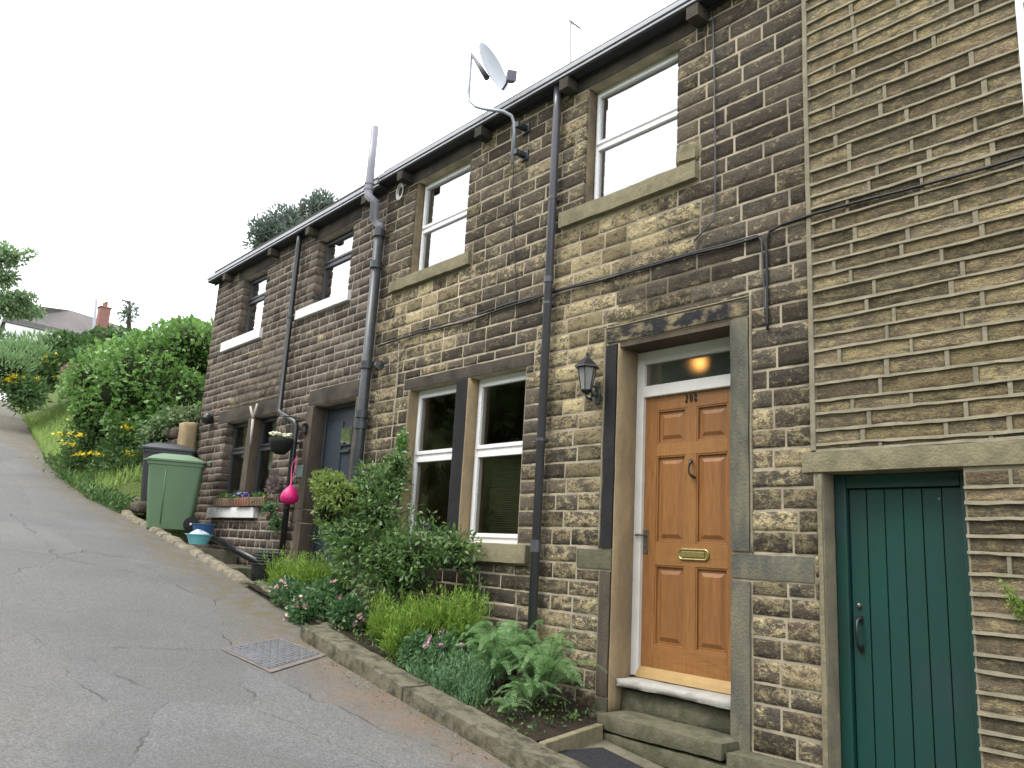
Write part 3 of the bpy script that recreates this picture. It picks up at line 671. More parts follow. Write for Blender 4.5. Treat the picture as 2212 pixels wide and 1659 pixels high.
# hall lamp behind fanlight
lb = at(1530, 790, .72)
lt = thing('ceiling_lamp', 'warm lit lamp glowing behind the obscured fanlight over the oak door', 'lamp', (lb.x, lb.y, 1.98))
MB().lathe([(.001, -.045), (.03, -.035), (.04, 0), (.03, .035), (.001, .045)], tuple(lb), 14).build('bulb', WARM, lt, True); MB().tube([(lb.x, lb.y, lb.z+.05), (lb.x, lb.y, 1.99)], .006, 6).build('flex', CABW, lt)
# ------------------------------------------------------------ slate-blue door (C)
dm = MB(); y = .17; a0, a1, z0, z1 = -8.84, -7.96, -.36, 1.60
dm.box(a0, a1, y, y+.04, z0, z1)
for (xa, xb, c1, c2) in ((a0+.12, a1-.12, z0+.15, z0+.75), (a0+.12, a0+.40, z0+.9, z1-.16), (a1-.40, a1-.12, z0+.9, z0+1.2)): dm.box(xa, xb, y-.012, y, c1, c2)
dC = dm.build('house_door', NAVY, HC, bevel=.004)
a = at(743, 928, y); b = at(760, 958, y)
q = MB(); q.box(a.x-.02, b.x+.02, y-.022, y-.013, b.z-.02, a.z+.02); dw = q.build('door_window', DARKF, dC, bevel=.003)
q = MB(); q.box(a.x, b.x, y-.026, y-.0225, b.z, a.z); q.build('pane', GLASS, dw)
q = MB(); q.box(a.x-.01, b.x-.01, y-.03, y-.013, b.z-.10, b.z-.07); q.build('door_knocker', IRON, dC, bevel=.004)
df = MB(); df.box(-8.896, -8.84, y-.03, y+.06, -.4, 1.645); df.box(-7.96, -7.904, y-.03, y+.06, -.4, 1.645); df.box(-8.84, -7.96, y-.03, y+.06, 1.60, 1.645); df.build('door_frame', DARKF, HC, bevel=.004)
MB().rough(-8.9, -7.9, -.05, .25, -.48, -.38, .005, .08, .015).build('doorstep', STEP, HC, True, ang=60)
# ------------------------------------------------------------ green plank door (A)
y = .13; x0, x1, z0, z1 = gd[0]+.0, gd[1], -1.62, gd[3]
df = MB(); df.box(x0+.003, x0+.075, y-.01, y+.09, z0, z1-.003); df.box(x1-.065, x1-.003, y-.01, y+.09, z0, z1-.003); df.box(x0+.075, x1-.065, y-.008, y+.09, z1-.085, z1-.003)
gfo = df.build('door_frame', GREEN, HA, bevel=.008)
pl = MB(); n = 6; a0, a1 = x0+.078, x1-.068; wd = (a1-a0)/n
r2 = random.Random(3)
for i in range(n):
    yy = y+.022+r2.uniform(-.002, .002); pl.box(a0+i*wd+.0025, a0+(i+1)*wd-.0025, yy, yy+.03, z0+.03, z1-.088)
pl.box(a0, a1, y+.05, y+.07, z0+.03, z1-.09)
gdo = pl.build('plank_door', GREEN, HA, bevel=.0045)
q = MB(); h = at(1857, 1370, y); q.tube([(h.x, y+.01, h.z+.085), (h.x-.002, y-.02, h.z+.07), (h.x-.004, y-.03, h.z), (h.x-.002, y-.02, h.z-.065), (h.x, y+.01, h.z-.08)], [.012, .008, .009, .008, .014], 8); q.box(h.x-.014, h.x+.014, y+.012, y+.021, h.z-.1, h.z-.06); q.box(h.x-.014, h.x+.014, y+.012, y+.021, h.z+.065, h.z+.1); q.build('door_handle', BLACKP, gdo, True, ang=50)
q = MB(); h = at(1853, 1308, y); q.lathe([(.001, 0), (.011, 0), (.014, .006), (.014, .02)], (h.x, y+.004, h.z), 12, axis=(0, 1, 0)); q.build('lock_cylinder', STEEL, gdo, True)
# ------------------------------------------------------------ pipes
def collar(H, o_, x, y, z, r, hgt=.05):
    MB().lathe([(r*1.0, -hgt/2), (r*1.28, -hgt/2), (r*1.28, hgt/2), (r*1.0, hgt/2)], (x, y, z), 16).build('pipe_collar', o_.data.materials[0], o_, True, ang=40)
def clip(o_, x, y, z, r):
    q = MB(); q.lathe([(r*1.0, -.012), (r*1.2, -.012), (r*1.2, .012), (r*1.0, .012)], (x, y, z), 16); q.box(x-.012, x+.012, y, .01, z-.008, z+.008); q.box(x-.035, x+.035, -.012, .005, z-.012, z+.012); q.build('pipe_clip', o_.data.materials[0], o_)
xd = fX(1178, 760, -.07); q = MB(); q.tube([(xd, -.075, 4.13), (xd, -.07, 3.9), (xd, -.07, zr(xd)+.08)], .036, 14); dp = q.build('downpipe', plain('dark_grey_pipe', (.07, .07, .082), .35, .5, var=.2), HB, True)
for (a, b) in ((1190, 430), (1183, 655), (1165, 950)): clip(dp, xd, -.07, fZ(a, b, -.07), .033)
for zz in (2.6, .4): collar(HB, dp, xd, -.07, zz-.3, .033)
collar(HB, dp, xd, -.07, fZ(1162, 1180, -.07), .036, .09)
# soil stack with grey flue terminal
xs = -7.60; q = MB(); q.tube([(xs, -.09, -.6), (xs, -.09, 1.2), (xs, -.09, 3.55)], .056, 16); so_ = q.build('soil_pipe', IRON, HC, True)
for zz in (3.5, 3.12, 1.95, 1.28, 1.40, .2): collar(HC, so_, xs, -.09, zz, .056, .08)
for zz in (1.98, .75): clip(so_, xs, -.09, zz, .056)
v0 = at(803, 345, -.27); q = MB(); q.tube([(xs, -.09, 3.54), (xs, -.09, 3.60), (xs-.06, -.14, 3.68), (v0.x+.09, -.23, 3.83), (v0.x+.01, -.265, 3.90), (v0.x, -.27, 3.98), (v0.x, -.27, 4.25), (v0.x, -.27, fZ(808, 276, -.27))], [.052, .052, .05, .05, .05, .05, .046, .046], 16)
fl = q.build('flue_pipe', GREYP, HC, True)
for zz in (3.95, 4.02): MB().lathe([(.05, -.012), (.057, -.012), (.057, .012), (.05, .012)], (v0.x, -.27, zz+.04), 16).build('pipe_collar', GREYP, fl, True, ang=40)
c = at(815, 790, -.12); q = MB(); q.lathe([(.001, -.04), (.05, -.035), (.055, 0), (.05, .035), (.001, .04)], (c.x+.02, -.11, c.z), 14, axis=(1, -.3, 0)); q.build('pipe_box', BLACKP, so_, True, ang=50)
# C downpipe: upper run, jog, lower run
t_ = at(652, 497, -.08); b_ = at(601, 885, -.08); e_ = at(640, 915, -.08)
xt = (t_.x+b_.x)/2; q = MB(); q.tube([(xt, -.085, 4.09), (xt, -.08, 3.93), (xt, -.08, b_.z), (xt+.05, -.08, b_.z-.045), (e_.x-.03, -.08, e_.z+.02), (e_.x, -.08, e_.z-.03), (e_.x, -.08, -.35)], .036, 14)
dpc = q.build('downpipe', BLACKP, HC, True)
for zz in (2.9, 1.2, .4): clip(dpc, xt if zz > 2 else e_.x, -.08, zz, .036)
# ------------------------------------------------------------ cables
def cable(name, pts, r, mat, label, cat='cable'):
    o = MB().tube([tuple(p) for p in pts], r, 6).build(name, mat, None, True); return tag(o, label, cat)
def A(px, py, Y=-.022): return at(px, py, Y)
def dense(pts, sag=.0, n=6, wob=.004):
    out = []
    for i in range(len(pts)-1):
        for j in range(n):
            t = j/n; p = pts[i].lerp(pts[i+1], t); p.z += -sag*4*t*(1-t)+noise.noise(p*2.3)*wob; out.append(p)
    out.append(pts[-1]); return out
cable('wall_cable', dense([A(818, 748, -.05), A(905, 719), A(1010, 694), A(1100, 662), A(1175, 638, -.03), A(1300, 605), A(1440, 565), A(1560, 535), A(1640, 511)], wob=.009), .010, CABLE, 'thick black cable running level across the dark stone wall above the ground-floor openings')
cable('wall_cable', dense([A(818, 740, -.05), A(905, 712), A(1010, 686), A(1100, 655), A(1175, 634, -.03), A(1300, 600), A(1440, 560), A(1560, 529), A(1636, 507), A(1645, 520), A(1650, 620), A(1652, 680)], wob=.004), .005, CABG, 'thin grey cable following the thick black one, then dropping beside the joint of the walls')
cable('wall_cable', dense([A(1658, 712), A(1657, 620), A(1656, 520), A(1662, 500), A(1690, 485), A(1760, 462), A(1850, 437), A(1950, 412), A(2050, 384), A(2130, 362), A(2240, 330)], wob=.004), .009, CABLE, 'black cable climbing the tan stone wall to the right from the looped drop')
cable('wall_cable', dense([A(1540, 38), A(1543, 150), A(1545, 300), A(1545, 440), A(1543, 475), A(1500, 520, -.025)], wob=.003), .006, CABG, 'thin dark cable dropping straight from the eaves to the right of the upper window')
cable('dish_cable', dense([A(1110, 352, -.03), A(1108, 400), A(1104, 450), A(1109, 480), A(1113, 560), A(1116, 655)], wob=.006), .004, CABLE, 'thin black cable dropping from the satellite dish bracket')
cable('wall_cable', dense([A(862, 742), A(858, 830), A(850, 905), A(843, 985)], wob=.003), .005, plain('cream_cable', (.38, .34, .28), .6, .3, var=.2), 'thin cream cable hanging left of the double ground-floor window')
cable('wall_cable', dense([A(880, 745), A(866, 770), A(850, 785), A(822, 795, -.1)], wob=.003), .004, CABLE, 'short thin curved cable reaching the black box on the soil pipe')
cable('wall_cable', dense([A(1560, 80, -.02), A(1585, 40), A(1618, 2)], wob=.002), .003, CABLE, 'very thin slanting cable under the eaves near the top of the joint')
q = MB(); c = at(864, 413, -.03)
for i in range(5):
    r_ = .055+.008*i; q.tube([(c.x+r_*math.cos(2*math.pi*j/18)*.8+i*.004, -.02-.006*i, c.z+r_*1.15*math.sin(2*math.pi*j/18)-i*.004) for j in range(18)], .0035, 5, closed=True)
tag(q.build('cable_coil', CABW, None, True), 'white cable coiled on the wall under the eaves beside the flue', 'cable')
# ------------------------------------------------------------ satellite dish
sp_ = at(1111, 350, -.12); dx = sp_.x; DT = thing('satellite_dish', 'grey oval satellite dish on a bent pole rising over the gutter', 'satellite dish', (dx, 0, sp_.z))
p1 = at(1112, 268, -.12); pts = [at(1111, 352, -.12), p1, at(1105, 250, -.15), at(1088, 241, -.2), at(1045, 235, -.27), at(1028, 230, -.3), at(1013, 216, -.32), at(1012, 200, -.32), at(1018, 120, -.32)]
pts[0].x = p1.x
MB().tube(pts, .0165, 10).build('pole', GALV, DT, True)
for zz in (fZ(1113, 275, -.1), fZ(1112, 332, -.1)):
    q = MB(); q.box(p1.x-.035, p1.x+.06, -.13, -.10, zz-.025, zz+.025); q.box(p1.x+.01, p1.x+.07, -.1, -.012, zz-.02, zz+.02); q.box(p1.x-.01, p1.x+.09, -.02, .0, zz-.05, zz+.05); q.build('bracket', IRON, DT, bevel=.003)
top = at(1018, 118, -.32); hub = at(1052, 168, -.30); ax = (_r*.80+_f*-.46+_u*.35).normalized()
q = MB(); q.tube([top+Vector((0, 0, .01)), at(1034, 140, -.32), hub], [.014, .022, .03], 8); q.build('mount', plain('grey_mount', (.12, .11, .13), .5, .4), DT, True)
# dish: shallow offset paraboloid, oval
longax = (_u*.93 - _r*.36); longax = (longax-ax*longax.dot(ax)).normalized(); sh = ax.cross(longax).normalized(); dc = at(1066, 145, -.30)
q = MB(); vs = []; fs = []; nr, na = 7, 36; RL, RS = .25, .215
for s_ in (0, 1):
    for i in range(nr+1):
        r_ = i/nr
        for j in range(na):
            t = 2*math.pi*j/na; p = dc + longax*RL*r_*math.cos(t) + sh*RS*r_*math.sin(t) + ax*(.05*r_*r_-.05+(.004 if s_ else 0)); vs.append(tuple(p))
for s_ in (0, 1):
    o_ = s_*(nr+1)*na
    for i in range(nr):
        for j in range(na): fs.append((o_+i*na+j, o_+i*na+(j+1) % na, o_+(i+1)*na+(j+1) % na, o_+(i+1)*na+j))
for j in range(na): a_ = nr*na+j; b2 = nr*na+(j+1) % na; fs.append((a_, b2, b2+(nr+1)*na, a_+(nr+1)*na))
q.add(vs, fs); q.build('reflector', DISH, DT, True, ang=60)
lo_ = dc - longax*RL*.92; ln_ = at(1103, 167, -.36)
MB().tube([tuple(lo_), tuple(lo_.lerp(ln_, .6)), tuple(ln_)], [.011, .013, .012], 8).build('feed_arm', plain('arm_grey', (.10, .11, .15), .5, .4), DT, True)
q = MB(); dd = (lo_-ln_).normalized(); ux = dd.cross(Vector((0, 0, 1))).normalized(); uz = ux.cross(dd)
q.hexa([ln_+ux*a_*.045+uz*b2*.05-dd*.06 for a_, b2 in ((-1, -1), (1, -1), (1, 1), (-1, 1))], [ln_+ux*a_*.035+uz*b2*.04+dd*.05 for a_, b2 in ((-1, -1), (1, -1), (1, 1), (-1, 1))]); q.build('receiver', plain('lnb_grey', (.19, .18, .24), .5, .4), DT, bevel=.008)
# tv aerial on the far side of the ridge
AE = thing('tv_aerial', 'thin television aerial on a mast above the gutter line', 'aerial', tuple(dep(1232, 135, 9.5)))
pa = dep(1233, 140, 9.5); pb = dep(1233, 48, 9.5); MB().tube([pa-Vector((0, 0, 1.)), pa, pb], .010, 6).build('mast', GTRIM, AE)
q = MB(); e1 = dep(1230, 44, 9.5); e2 = dep(1254, 62, 9.5); q.tube([e1, e2], .008, 6)
for i in range(6):
    c = e1.lerp(e2, i/5); q.tube([c-_u*.06+_f*.06, c+_u*.06-_f*.06], .004, 5)
q.build('antenna_boom', plain('aerial_grey', (.10, .10, .10), .6, .3), AE); MB().tube([pb, dep(1290, 108, 9.2)], .003, 5).build('guy_wire', GTRIM, AE)
# ------------------------------------------------------------ wall lantern by the door
c = at(1268, 800, -.14); LX, LY, LZ = c.x, -.14, c.z
LN = thing('wall_lantern', 'black coach lantern on a scrolled arm beside the oak door', 'lantern', (LX, 0, LZ))
zt, zb2 = fZ(1268, 795, -.14), fZ(1268, 842, -.14)
q = MB(); q.lathe([(.10, zt), (.098, zt+.012), (.06, zt+.05), (.03, zt+.075), (.022, zt+.09), (.012, zt+.10), (.014, zt+.112), (.006, zt+.125), (.0, zt+.13)], (LX, LY, 0), 6); q.lathe([(.0, zt-.002), (.1, zt)], (LX, LY, 0), 6); q.build('lantern_cap', BLACKP, LN)
q = MB(); q.lathe([(.072, zt-.004), (.04, zb2)], (LX, LY, 0), 6); q.build('lantern_glass', LGL, LN)
q = MB()
for j in range(6):
    t = math.pi*2*j/6; q.tube([(LX+.074*math.cos(t), LY+.074*math.sin(t), zt), (LX+.042*math.cos(t), LY+.042*math.sin(t), zb2)], .004, 5)
q.lathe([(0, zb2-.03), (.02, zb2-.03), (.045, zb2-.008), (.045, zb2), (0, zb2)], (LX, LY, 0), 12); q.tube([(LX, LY, zb2), (LX, LY, zb2+.05)], .012, 8); q.build('lantern_frame', BLACKP, LN)
wx = fX(1291, 850, -.01); wz = fZ(1291, 850, -.01)
q = MB(); q.tube([(LX, LY, zb2-.03), (LX, LY+.005, zb2-.055), (LX+.02, LY+.04, zb2-.075), (wx-.02, -.06, wz-.03), (wx, -.03, wz-.01), (wx, -.028, wz+.05), (wx-.02, -.07, wz+.045), (LX+.02, LY+.05, zb2-.03)], .010, 7); q.build('scroll_arm', BLACKP, LN, True)
q = MB(); q.lathe([(0, 0), (.035, 0), (.04, .01), (.04, .02)], (wx, -.03, wz), 14, axis=(0, 1, 0), sx=1); q.box(wx-.028, wx+.028, -.022, -.008, wz-.085, wz+.09); q.build('back_plate', IRON, LN, bevel=.006)
# ------------------------------------------------------------ small things on C front
def lampbox(px, py, s_, lab):
    c = at(px, py, -.09); t = thing('security_lamp', lab, 'lamp', (c.x, 0, c.z))
    q = MB(); q.lathe([(0, -.08), (.05*s_, -.07), (.055*s_, 0), (.035*s_, .06), (0, .07)], tuple(c), 12, axis=(.5, -.8, -.35)); q.build('lamp_head', BLACKP, t, True, ang=50)
    q = MB(); q.box(c.x-.03, c.x+.03, -.05, -.0, c.z-.02, c.z+.05); q.tube([(c.x, -.04, c.z+.02), tuple(c)], .014, 8); q.build('bracket', BLACKP, t, bevel=.004)
    MB().lathe([(0, 0), (.016, .006), (.02, .02), (0, .03)], (c.x+.01, -.1, c.z+.06), 10).build('sensor', CABW, t, True)
lampbox(447, 906, 1.5, 'black security lamp on the far left corner of the dark cottage'); 
c = at(656, 925, -.05); t = thing('wall_box', 'small black bell box on the wall left of the slate-blue door', 'box', (c.x, 0, c.z)); q = MB(); q.box(c.x-.05, c.x+.05, -.06, -.005, c.z-.06, c.z+.05); q.build('housing', BLACKP, t, bevel=.008); MB().tube([(c.x+.04, -.05, c.z+.05), (c.x+.07, -.09, c.z+.03)], .018, 8).build('spout', BLACKP, t)
c = at(647, 1018, -.02); t = thing('house_plaque', 'small grey-green plaque left of the slate-blue door', 'plaque', (c.x, 0, c.z)); q = MB(); q.box(c.x-.075, c.x+.075, -.024, -.012, c.z-.075, c.z+.075); q.build('plate', GSIGN, t, bevel=.004)
q = MB(); rring(q, c.x, c.z, .066, .066, .01, -.026, .003); q.build('border', GALV, t)
# Y-shaped pale prongs
c0 = at(547, 905, -.06); t = thing('forked_stick', 'pale forked stick standing up from the mullion of the dark-framed window', 'stick', tuple(c0))
a = at(541, 878, -.09); b = at(556, 872, -.06); lo2 = at(536, 985, -.07)
q = MB(); q.tube([c0, a], [.02, .016], 7); q.tube([c0, b], [.02, .014], 7); q.tube([at(541, 960, -.06), c0], [.017, .02], 7); q.build('prongs', OLDP, t, True)
# hanging basket
c = at(608, 948, -.30); BX, BY, BZ = c.x, -.30, c.z; t = thing('hanging_basket', 'black hanging basket of white flowers in front of the downpipe', 'hanging basket', (BX, BY, BZ))
q = MB(); q.lathe([(.0, -.19), (.06, -.185), (.115, -.13), (.14, -.05), (.148, 0), (.135, 0), (.11, -.05), (0, -.08)], (BX, BY, BZ), 20); q.build('bowl', LINER, t, True)
q = MB(); q.tube([(e_.x, -.05, BZ+.30), (e_.x-.01, -.3, BZ+.30), (BX, BY, BZ+.28)], .007, 6)
for j in range(3):
    tt = j*2.1; q.tube([(BX+.14*math.cos(tt), BY+.14*math.sin(tt), BZ), (BX, BY, BZ+.28)], .0025, 4)
q.build('chains', BLACKP, t)
q = MB()
for i in range(40):
    tt = rnd.uniform(0, 6.28); r_ = .13*math.sqrt(rnd.random()); q.lathe([(0, -.015), (.026, -.006), (.03, .008), (0, .022)], (BX+r_*math.cos(tt), BY+r_*math.sin(tt), BZ+.035+rnd.uniform(-.02, .03)), 6)
q.build('flowers', FLW, t, True)
# pink bag on ribbon
c = at(626, 1068, -.22); r0 = at(641, 985, -.14); t = thing('hanging_bag', 'bright pink teardrop bag hanging by a ribbon on the downpipe', 'bag', tuple(c))
q = MB(); hh = .36; zb3 = fZ(626, 1090, -.22); q.lathe([(0, 0), (.06, .006), (.098, .04), (.106, .09), (.085, .15), (.05, .19), (.018, .22), (.006, .235)], (c.x, c.y, zb3), 22); q.build('bag_body', PINK, t, True)
q = MB(); q.tube([(c.x, c.y, zb3+.225), (r0.x-.04, -.17, r0.z-.12), (r0.x, r0.y, r0.z)], .007, 5, sq=.3); q.tube([(c.x+.005, c.y, zb3+.22), (r0.x+.02, -.15, r0.z-.1), (r0.x+.03, r0.y, r0.z)], .006, 5, sq=.3); q.build('ribbon', RIB, t)
# ------------------------------------------------------------ wheelie bins
def bin_(loc, rz, body, lid, lab, sticker=False):
    t = thing('wheelie_bin', lab, 'wheelie bin', (0, 0, 0), 'wheelie bins beside the end cottage'); t.location = loc; t.rotation_euler = (0, 0, rz)
    H = .93
    def ring(z, s_):
        hw, hd = .235+.06*s_, .27+.085*s_; rr = .05; pts = []
        for (sx_, sy_, a0) in ((1, 1, 0), (-1, 1, 90), (-1, -1, 180), (1, -1, 270)):
            for i in range(4): tt = R(a0+90*i/3); pts.append((sx_*(hw-rr)+rr*math.cos(tt), sy_*(hd-rr)+rr*math.sin(tt), z))
        return pts
    q = MB(); lv = [(.02, 0), (.3, .33), (.6, .66), (.88, .95), (.885, 1.12), (.93, 1.15)]; vs = []
    for z, s_ in lv: vs += ring(z, s_)
    n = 16; fs = [(i*n+j, i*n+(j+1) % n, (i+1)*n+(j+1) % n, (i+1)*n+j) for i in range(len(lv)-1) for j in range(n)] + [tuple(range(n))[::-1], tuple(range((len(lv)-1)*n, len(lv)*n))]
    q.add(vs, fs)
    def loc_build(q_, nm, mt, par, **k):
        for i, vv_ in enumerate(q_.v): q_.v[i] = tuple(Vector(vv_)+Vector(loc))
        return q_.build(nm, mt, par, **k)
    bo = loc_build(q, 'bin_body', body, t, smooth=True, ang=35)
    # recessed panel outline on the broad faces
    for sy_ in (-1, 1):
        q = MB(); pts = []
        for (u_, z) in ((-.13, .12), (-.15, .55), (-.15, .68), (-.11, .74), (.11, .74), (.15, .68), (.15, .55), (.13, .12)):
            s_ = z/.93; pts.append((u_, sy_*(.27+.085*s_+.002), z))
        q.tube(pts, .009, 6); loc_build(q, 'panel_rib', body, bo, smooth=True)
    for sx_ in (-1, 1):
        q = MB(); q.tube([(sx_*(.295*.0+.240), -.10, .08), (sx_*.292, -.12, .84)], .009, 6); loc_build(q, 'panel_rib', body, bo, smooth=True)
    q = MB(); vs = []
    for z, f_ in ((.935, 1.05), (.96, 1.05), (1.01, .80), (1.05, .5)):
        for p in ring(z, 1.15): vs.append((p[0]*f_, p[1]*f_+(.0 if f_ > 1 else -.02), z))
    fs = [(i*n+j, i*n+(j+1) % n, (i+1)*n+(j+1) % n, (i+1)*n+j) for i in range(3) for j in range(n)]+[tuple(range(n))[::-1], tuple(range(3*n, 4*n))]
    q.add(vs, fs); q.tube([(-.2, .40, .955), (-.2, .44, .97), (.2, .44, .97), (.2, .40, .955)], .014, 7); q.tube([(-.1, -.40, .95), (-.1, -.43, .955), (.1, -.43, .955), (.1, -.40, .95)], .012, 7)
    loc_build(q, 'lid', lid, t, smooth=True, ang=30)
    for sx_ in (-1, 1):
        q = MB(); q.lathe([(0, -.02), (.085, -.02), (.1, -.012), (.1, .012), (.085, .02), (0, .02)], (sx_*.24, .29, .10), 18, axis=(1, 0, 0)); w_ = loc_build(q, 'wheel', RUBBER, t, smooth=True, ang=40)
        q = MB(); q.lathe([(0, 0), (.018, .0), (.018, .008), (0, .01)], (sx_*.262, .29, .10), 10, axis=(sx_, 0, 0)); loc_build(q, 'hub', CABW, w_, smooth=True)
    if sticker:
        q = MB(); q.box(-.24, -.17, -.362, -.356, .68, .74); loc_build(q, 'sticker', CABW, bo)
    return t
gp = at(366, 1146, -.80); zb_ = zr(-11.2)
BG = (-10.75, -.62, fZ(366, 1150, -.75)+.0)
bin_((fX(364, 1142, -.60), -.60, fZ(364, 1146, -.60)), R(-22), GRBIN, GRBIN, 'green wheelie bin with a green lid standing nearest the road', True)
bin_((fX(352, 1108, -.36)-.1, -.36, fZ(352, 1108, -.36)), R(-20), BINB, BINB, 'dark grey wheelie bin half hidden behind the green one', True)
# tub with bag, navy tub
c = at(428, 1176, -.72); t = thing('washing_up_bowl', 'pale blue plastic bowl holding a white bag beside the green bin', 'bowl', tuple(c))
q = MB(); q.lathe([(0, 0), (.105, 0), (.15, .11), (.17, .115), (.17, .125), (.14, .12), (.1, .015), (0, .012)], tuple(c), 24); q.build('bowl_shell', BLUE, t, True, ang=40)
q = MB(); q.lathe([(.1, .05), (.12, .11), (.09, .145), (.04, .165), (.0, .17)], (c.x-.02, c.y, c.z), 12)
q.v = [tuple(Vector(p)+noise.noise_vector(Vector(p)*19)*.045) for p in q.v]; tag(q.build('plastic_bag', BAGW, None, True), 'crumpled white plastic bag resting in the pale blue bowl', 'bag')
c = at(437, 1162, -.50); q = MB(); q.lathe([(0, 0), (.11, 0), (.14, .17), (.15, .175), (.14, .18), (.10, .02)], tuple(c), 20); tag(q.build('plastic_tub', NBLUE, None, True, ang=40), 'navy blue tub behind the pale blue bowl', 'tub')
# rail pipe and steps before C
a = at(448, 1156, -.12); b = at(560, 1216, -.30); q = MB(); q.tube([a, a.lerp(b, .5), b], .034, 8, sq=1.4); tag(q.build('sloping_pipe', BLACKP, None, True), 'black pipe sloping down along the foot of the end cottage', 'pipe')
SC_ = thing('stone_steps', 'worn stone steps going down from the road to the slate-blue door', 'steps', (-9.5, -.5, -.6))
for (x0, x1, z) in ((-12.6, -10.55, fZ(460, 1188, -.6)), (-10.56, -9.35, fZ(525, 1228, -.6)), (-9.36, -7.9, fZ(525, 1228, -.6)-.2)):
    MB().rough(x0, x1, -.78, -.02, z-.25, z, .008, .12, .02, seed=x0).build('step', PAVE if z > -.3 else STEP, SC_, True, ang=50)
# planters on the white sill
zs = .43
for i, (px, mt, lab) in enumerate(((480, PLANT, 'brown wooden trough at the left end of the white ground-floor sill'), (522, TERR, 'trough of violet flowers in the middle of the white ground-floor sill'), (556, PLANT, 'trough of mixed flowers at the right end of the white ground-floor sill'))):
    x = fX(px, 1090, -.1); t = thing('window_box', lab, 'planter', (x, -.05, zs), 'planters on the white sill')
    q = MB(); q.hexa([(x-.22, -.11, zs), (x+.22, -.11, zs), (x+.22, .02, zs), (x-.22, .02, zs)], [(x-.24, -.13, zs+.11), (x+.24, -.13, zs+.11), (x+.24, .03, zs+.11), (x-.24, .03, zs+.11)])
    for kx in range(6): q.box(x-.22+kx*.08, x-.21+kx*.08, -.135, -.12, zs+.01, zs+.1)
    q.build('trough', mt, t, bevel=.005)
# ------------------------------------------------------------ ground
def sheet(name, xs, ys, hf, mat, kind='structure'):
    q = MB(); nx, ny = len(xs), len(ys)
    for y_ in ys:
        for x_ in xs: q.v.append((x_, y_(x_) if callable(y_) else y_, 0))
    q.v = [(a_, b_, hf(a_, b_)) for a_, b_, _ in q.v]; q.c = [(.5, .5, .5)]*len(q.v)
    q.f = [(j*nx+i, j*nx+i+1, (j+1)*nx+i+1, (j+1)*nx+i) for j in range(ny-1) for i in range(nx-1)]; q.mi = [0]*len(q.f)
    o = q.build(name, mat, None, True); o['kind'] = kind; return o
xs = [-600, -300, -150, -100, -80, -65, -52]+list(np.arange(-45, -20, 1.)) + list(np.arange(-20, 2, .25)) + list(np.arange(2, 12, 1.)) + [15, 20, 30, 40, 60, 100, 200, 400]
ys = [-400, -200, -100, -60, -40, -30, -22, -18, -15, -12, -10, -8.5, -7.5, -7, -6.6, -6.2, -5, -4, -3, -2] + list(np.arange(-1.6, 8, .3)) + [9, 10, 12, 14, 17, 20, 25, 32, 40, 60, 100, 200, 400]
def hg(x, y):
    z = hfar(x, y)
    if y < ye(x)+.12: z -= .03
    if x > -12.9 and y > ye(x)-.1: z -= .06
    if x > -12.7 and -.9 < y < 6.2 and x < -7.8: z -= .8
    if x > -12.6 and y > .3 and y < 6.2: z = min(z, -1.9)
    return z
tag(sheet('ground', xs, ys, hg, EARTH), 'grassy ground and banks', None, kind='structure')
rx = [-120, -90, -75, -60, -50, -45, -40, -35, -30]+list(np.arange(-28, 3, .35))+[4, 6, 8, 12, 20, 40, 80]
def rh(x, y): return zr(x) + .012*noise.noise(Vector((x*.7, y*.7, 0)))
ey = [lambda x, k_=k_: ye(x)-5.6*k_ - (.05*noise.noise(Vector((x*1.3, 0, 0))) if k_ == 0 else 0) for k_ in np.linspace(1, 0, 18)]
road = sheet('road', rx, ey, rh, ASPH); road['label'] = 'worn grey asphalt lane climbing steeply to the left'
# kerb in front of bed: individual stones share one thing
KB = thing('kerb_wall', 'low mossy stone kerb retaining the flower bed along the lane', 'kerb', (-5, -1, -1))
ktx = [-8.3, -7.7, -6.7, -6.1, -4.84, -3.4, 0]; ktz = [-.40, -.31, -.68+.02, -.745, -.955, -1.152, -1.66]
def kt(x): return float(np.interp(x, [-8.3, -6.1, -4.84, -3.4, 0], [-.39, -.755, -.958, -1.152, -1.66]))
x = -6.55; i = 0
while x < .8:
    ln_k = rnd.uniform(1.3, 2.1); xe = min(x+ln_k, 1.0)
    q = MB(); q.rough(x+.003, xe-.003, -1.11, -.86, -.3, 0, .009, .05, .012, seed=x)
    q.v = [(a_, b_+.012*noise.noise(Vector((a_*2, 0, 1))), c_+kt(a_)+.01*noise.noise(Vector((a_*3, 2, 1)))) for a_, b_, c_ in q.v]
    q.build('kerb_stone', KERB, KB, True, ang=60); x = xe
x = -8.35
while x < -6.56:
    xe = min(x+rnd.uniform(.5, .8), -6.56); q = MB(); q.rough(x+.004, xe-.004, -.84, -.64, -.3, 0, .016, .06, .025, seed=x)
    q.v = [(a_, b_, c_+kt(a_)-.02) for a_, b_, c_ in q.v]; q.build('kerb_stone', KERB, KB, True, ang=60); x = xe
# rough edging stones up the lane
EG = thing('stone_edging', 'line of broken pale stones edging the lane in front of the end cottage', 'edging', (-10, -.8, -.2))
x = -12.9
while x < -8.4:
    wd = rnd.uniform(.28, .6); xe = min(x+wd, -8.36); q = MB(); q.rough(x, xe, -.92, -.76, -.2, 0, .02, .07, .03, seed=x*3)
    q.v = [(a_, b_+.03*noise.noise(Vector((a_, 0, 0))), c_+zr(a_)+.055+.02*noise.noise(Vector((a_*2.3, 0, 0)))) for a_, b_, c_ in q.v]; q.build('edging_stone', hewn('pale_edging', (.25, .22, .16), (.17, .15, .115), (.08, .07, .055), .5, 6) if x < -12.8 else bpy.data.materials['pale_edging'], EG, True, ang=60); x = xe
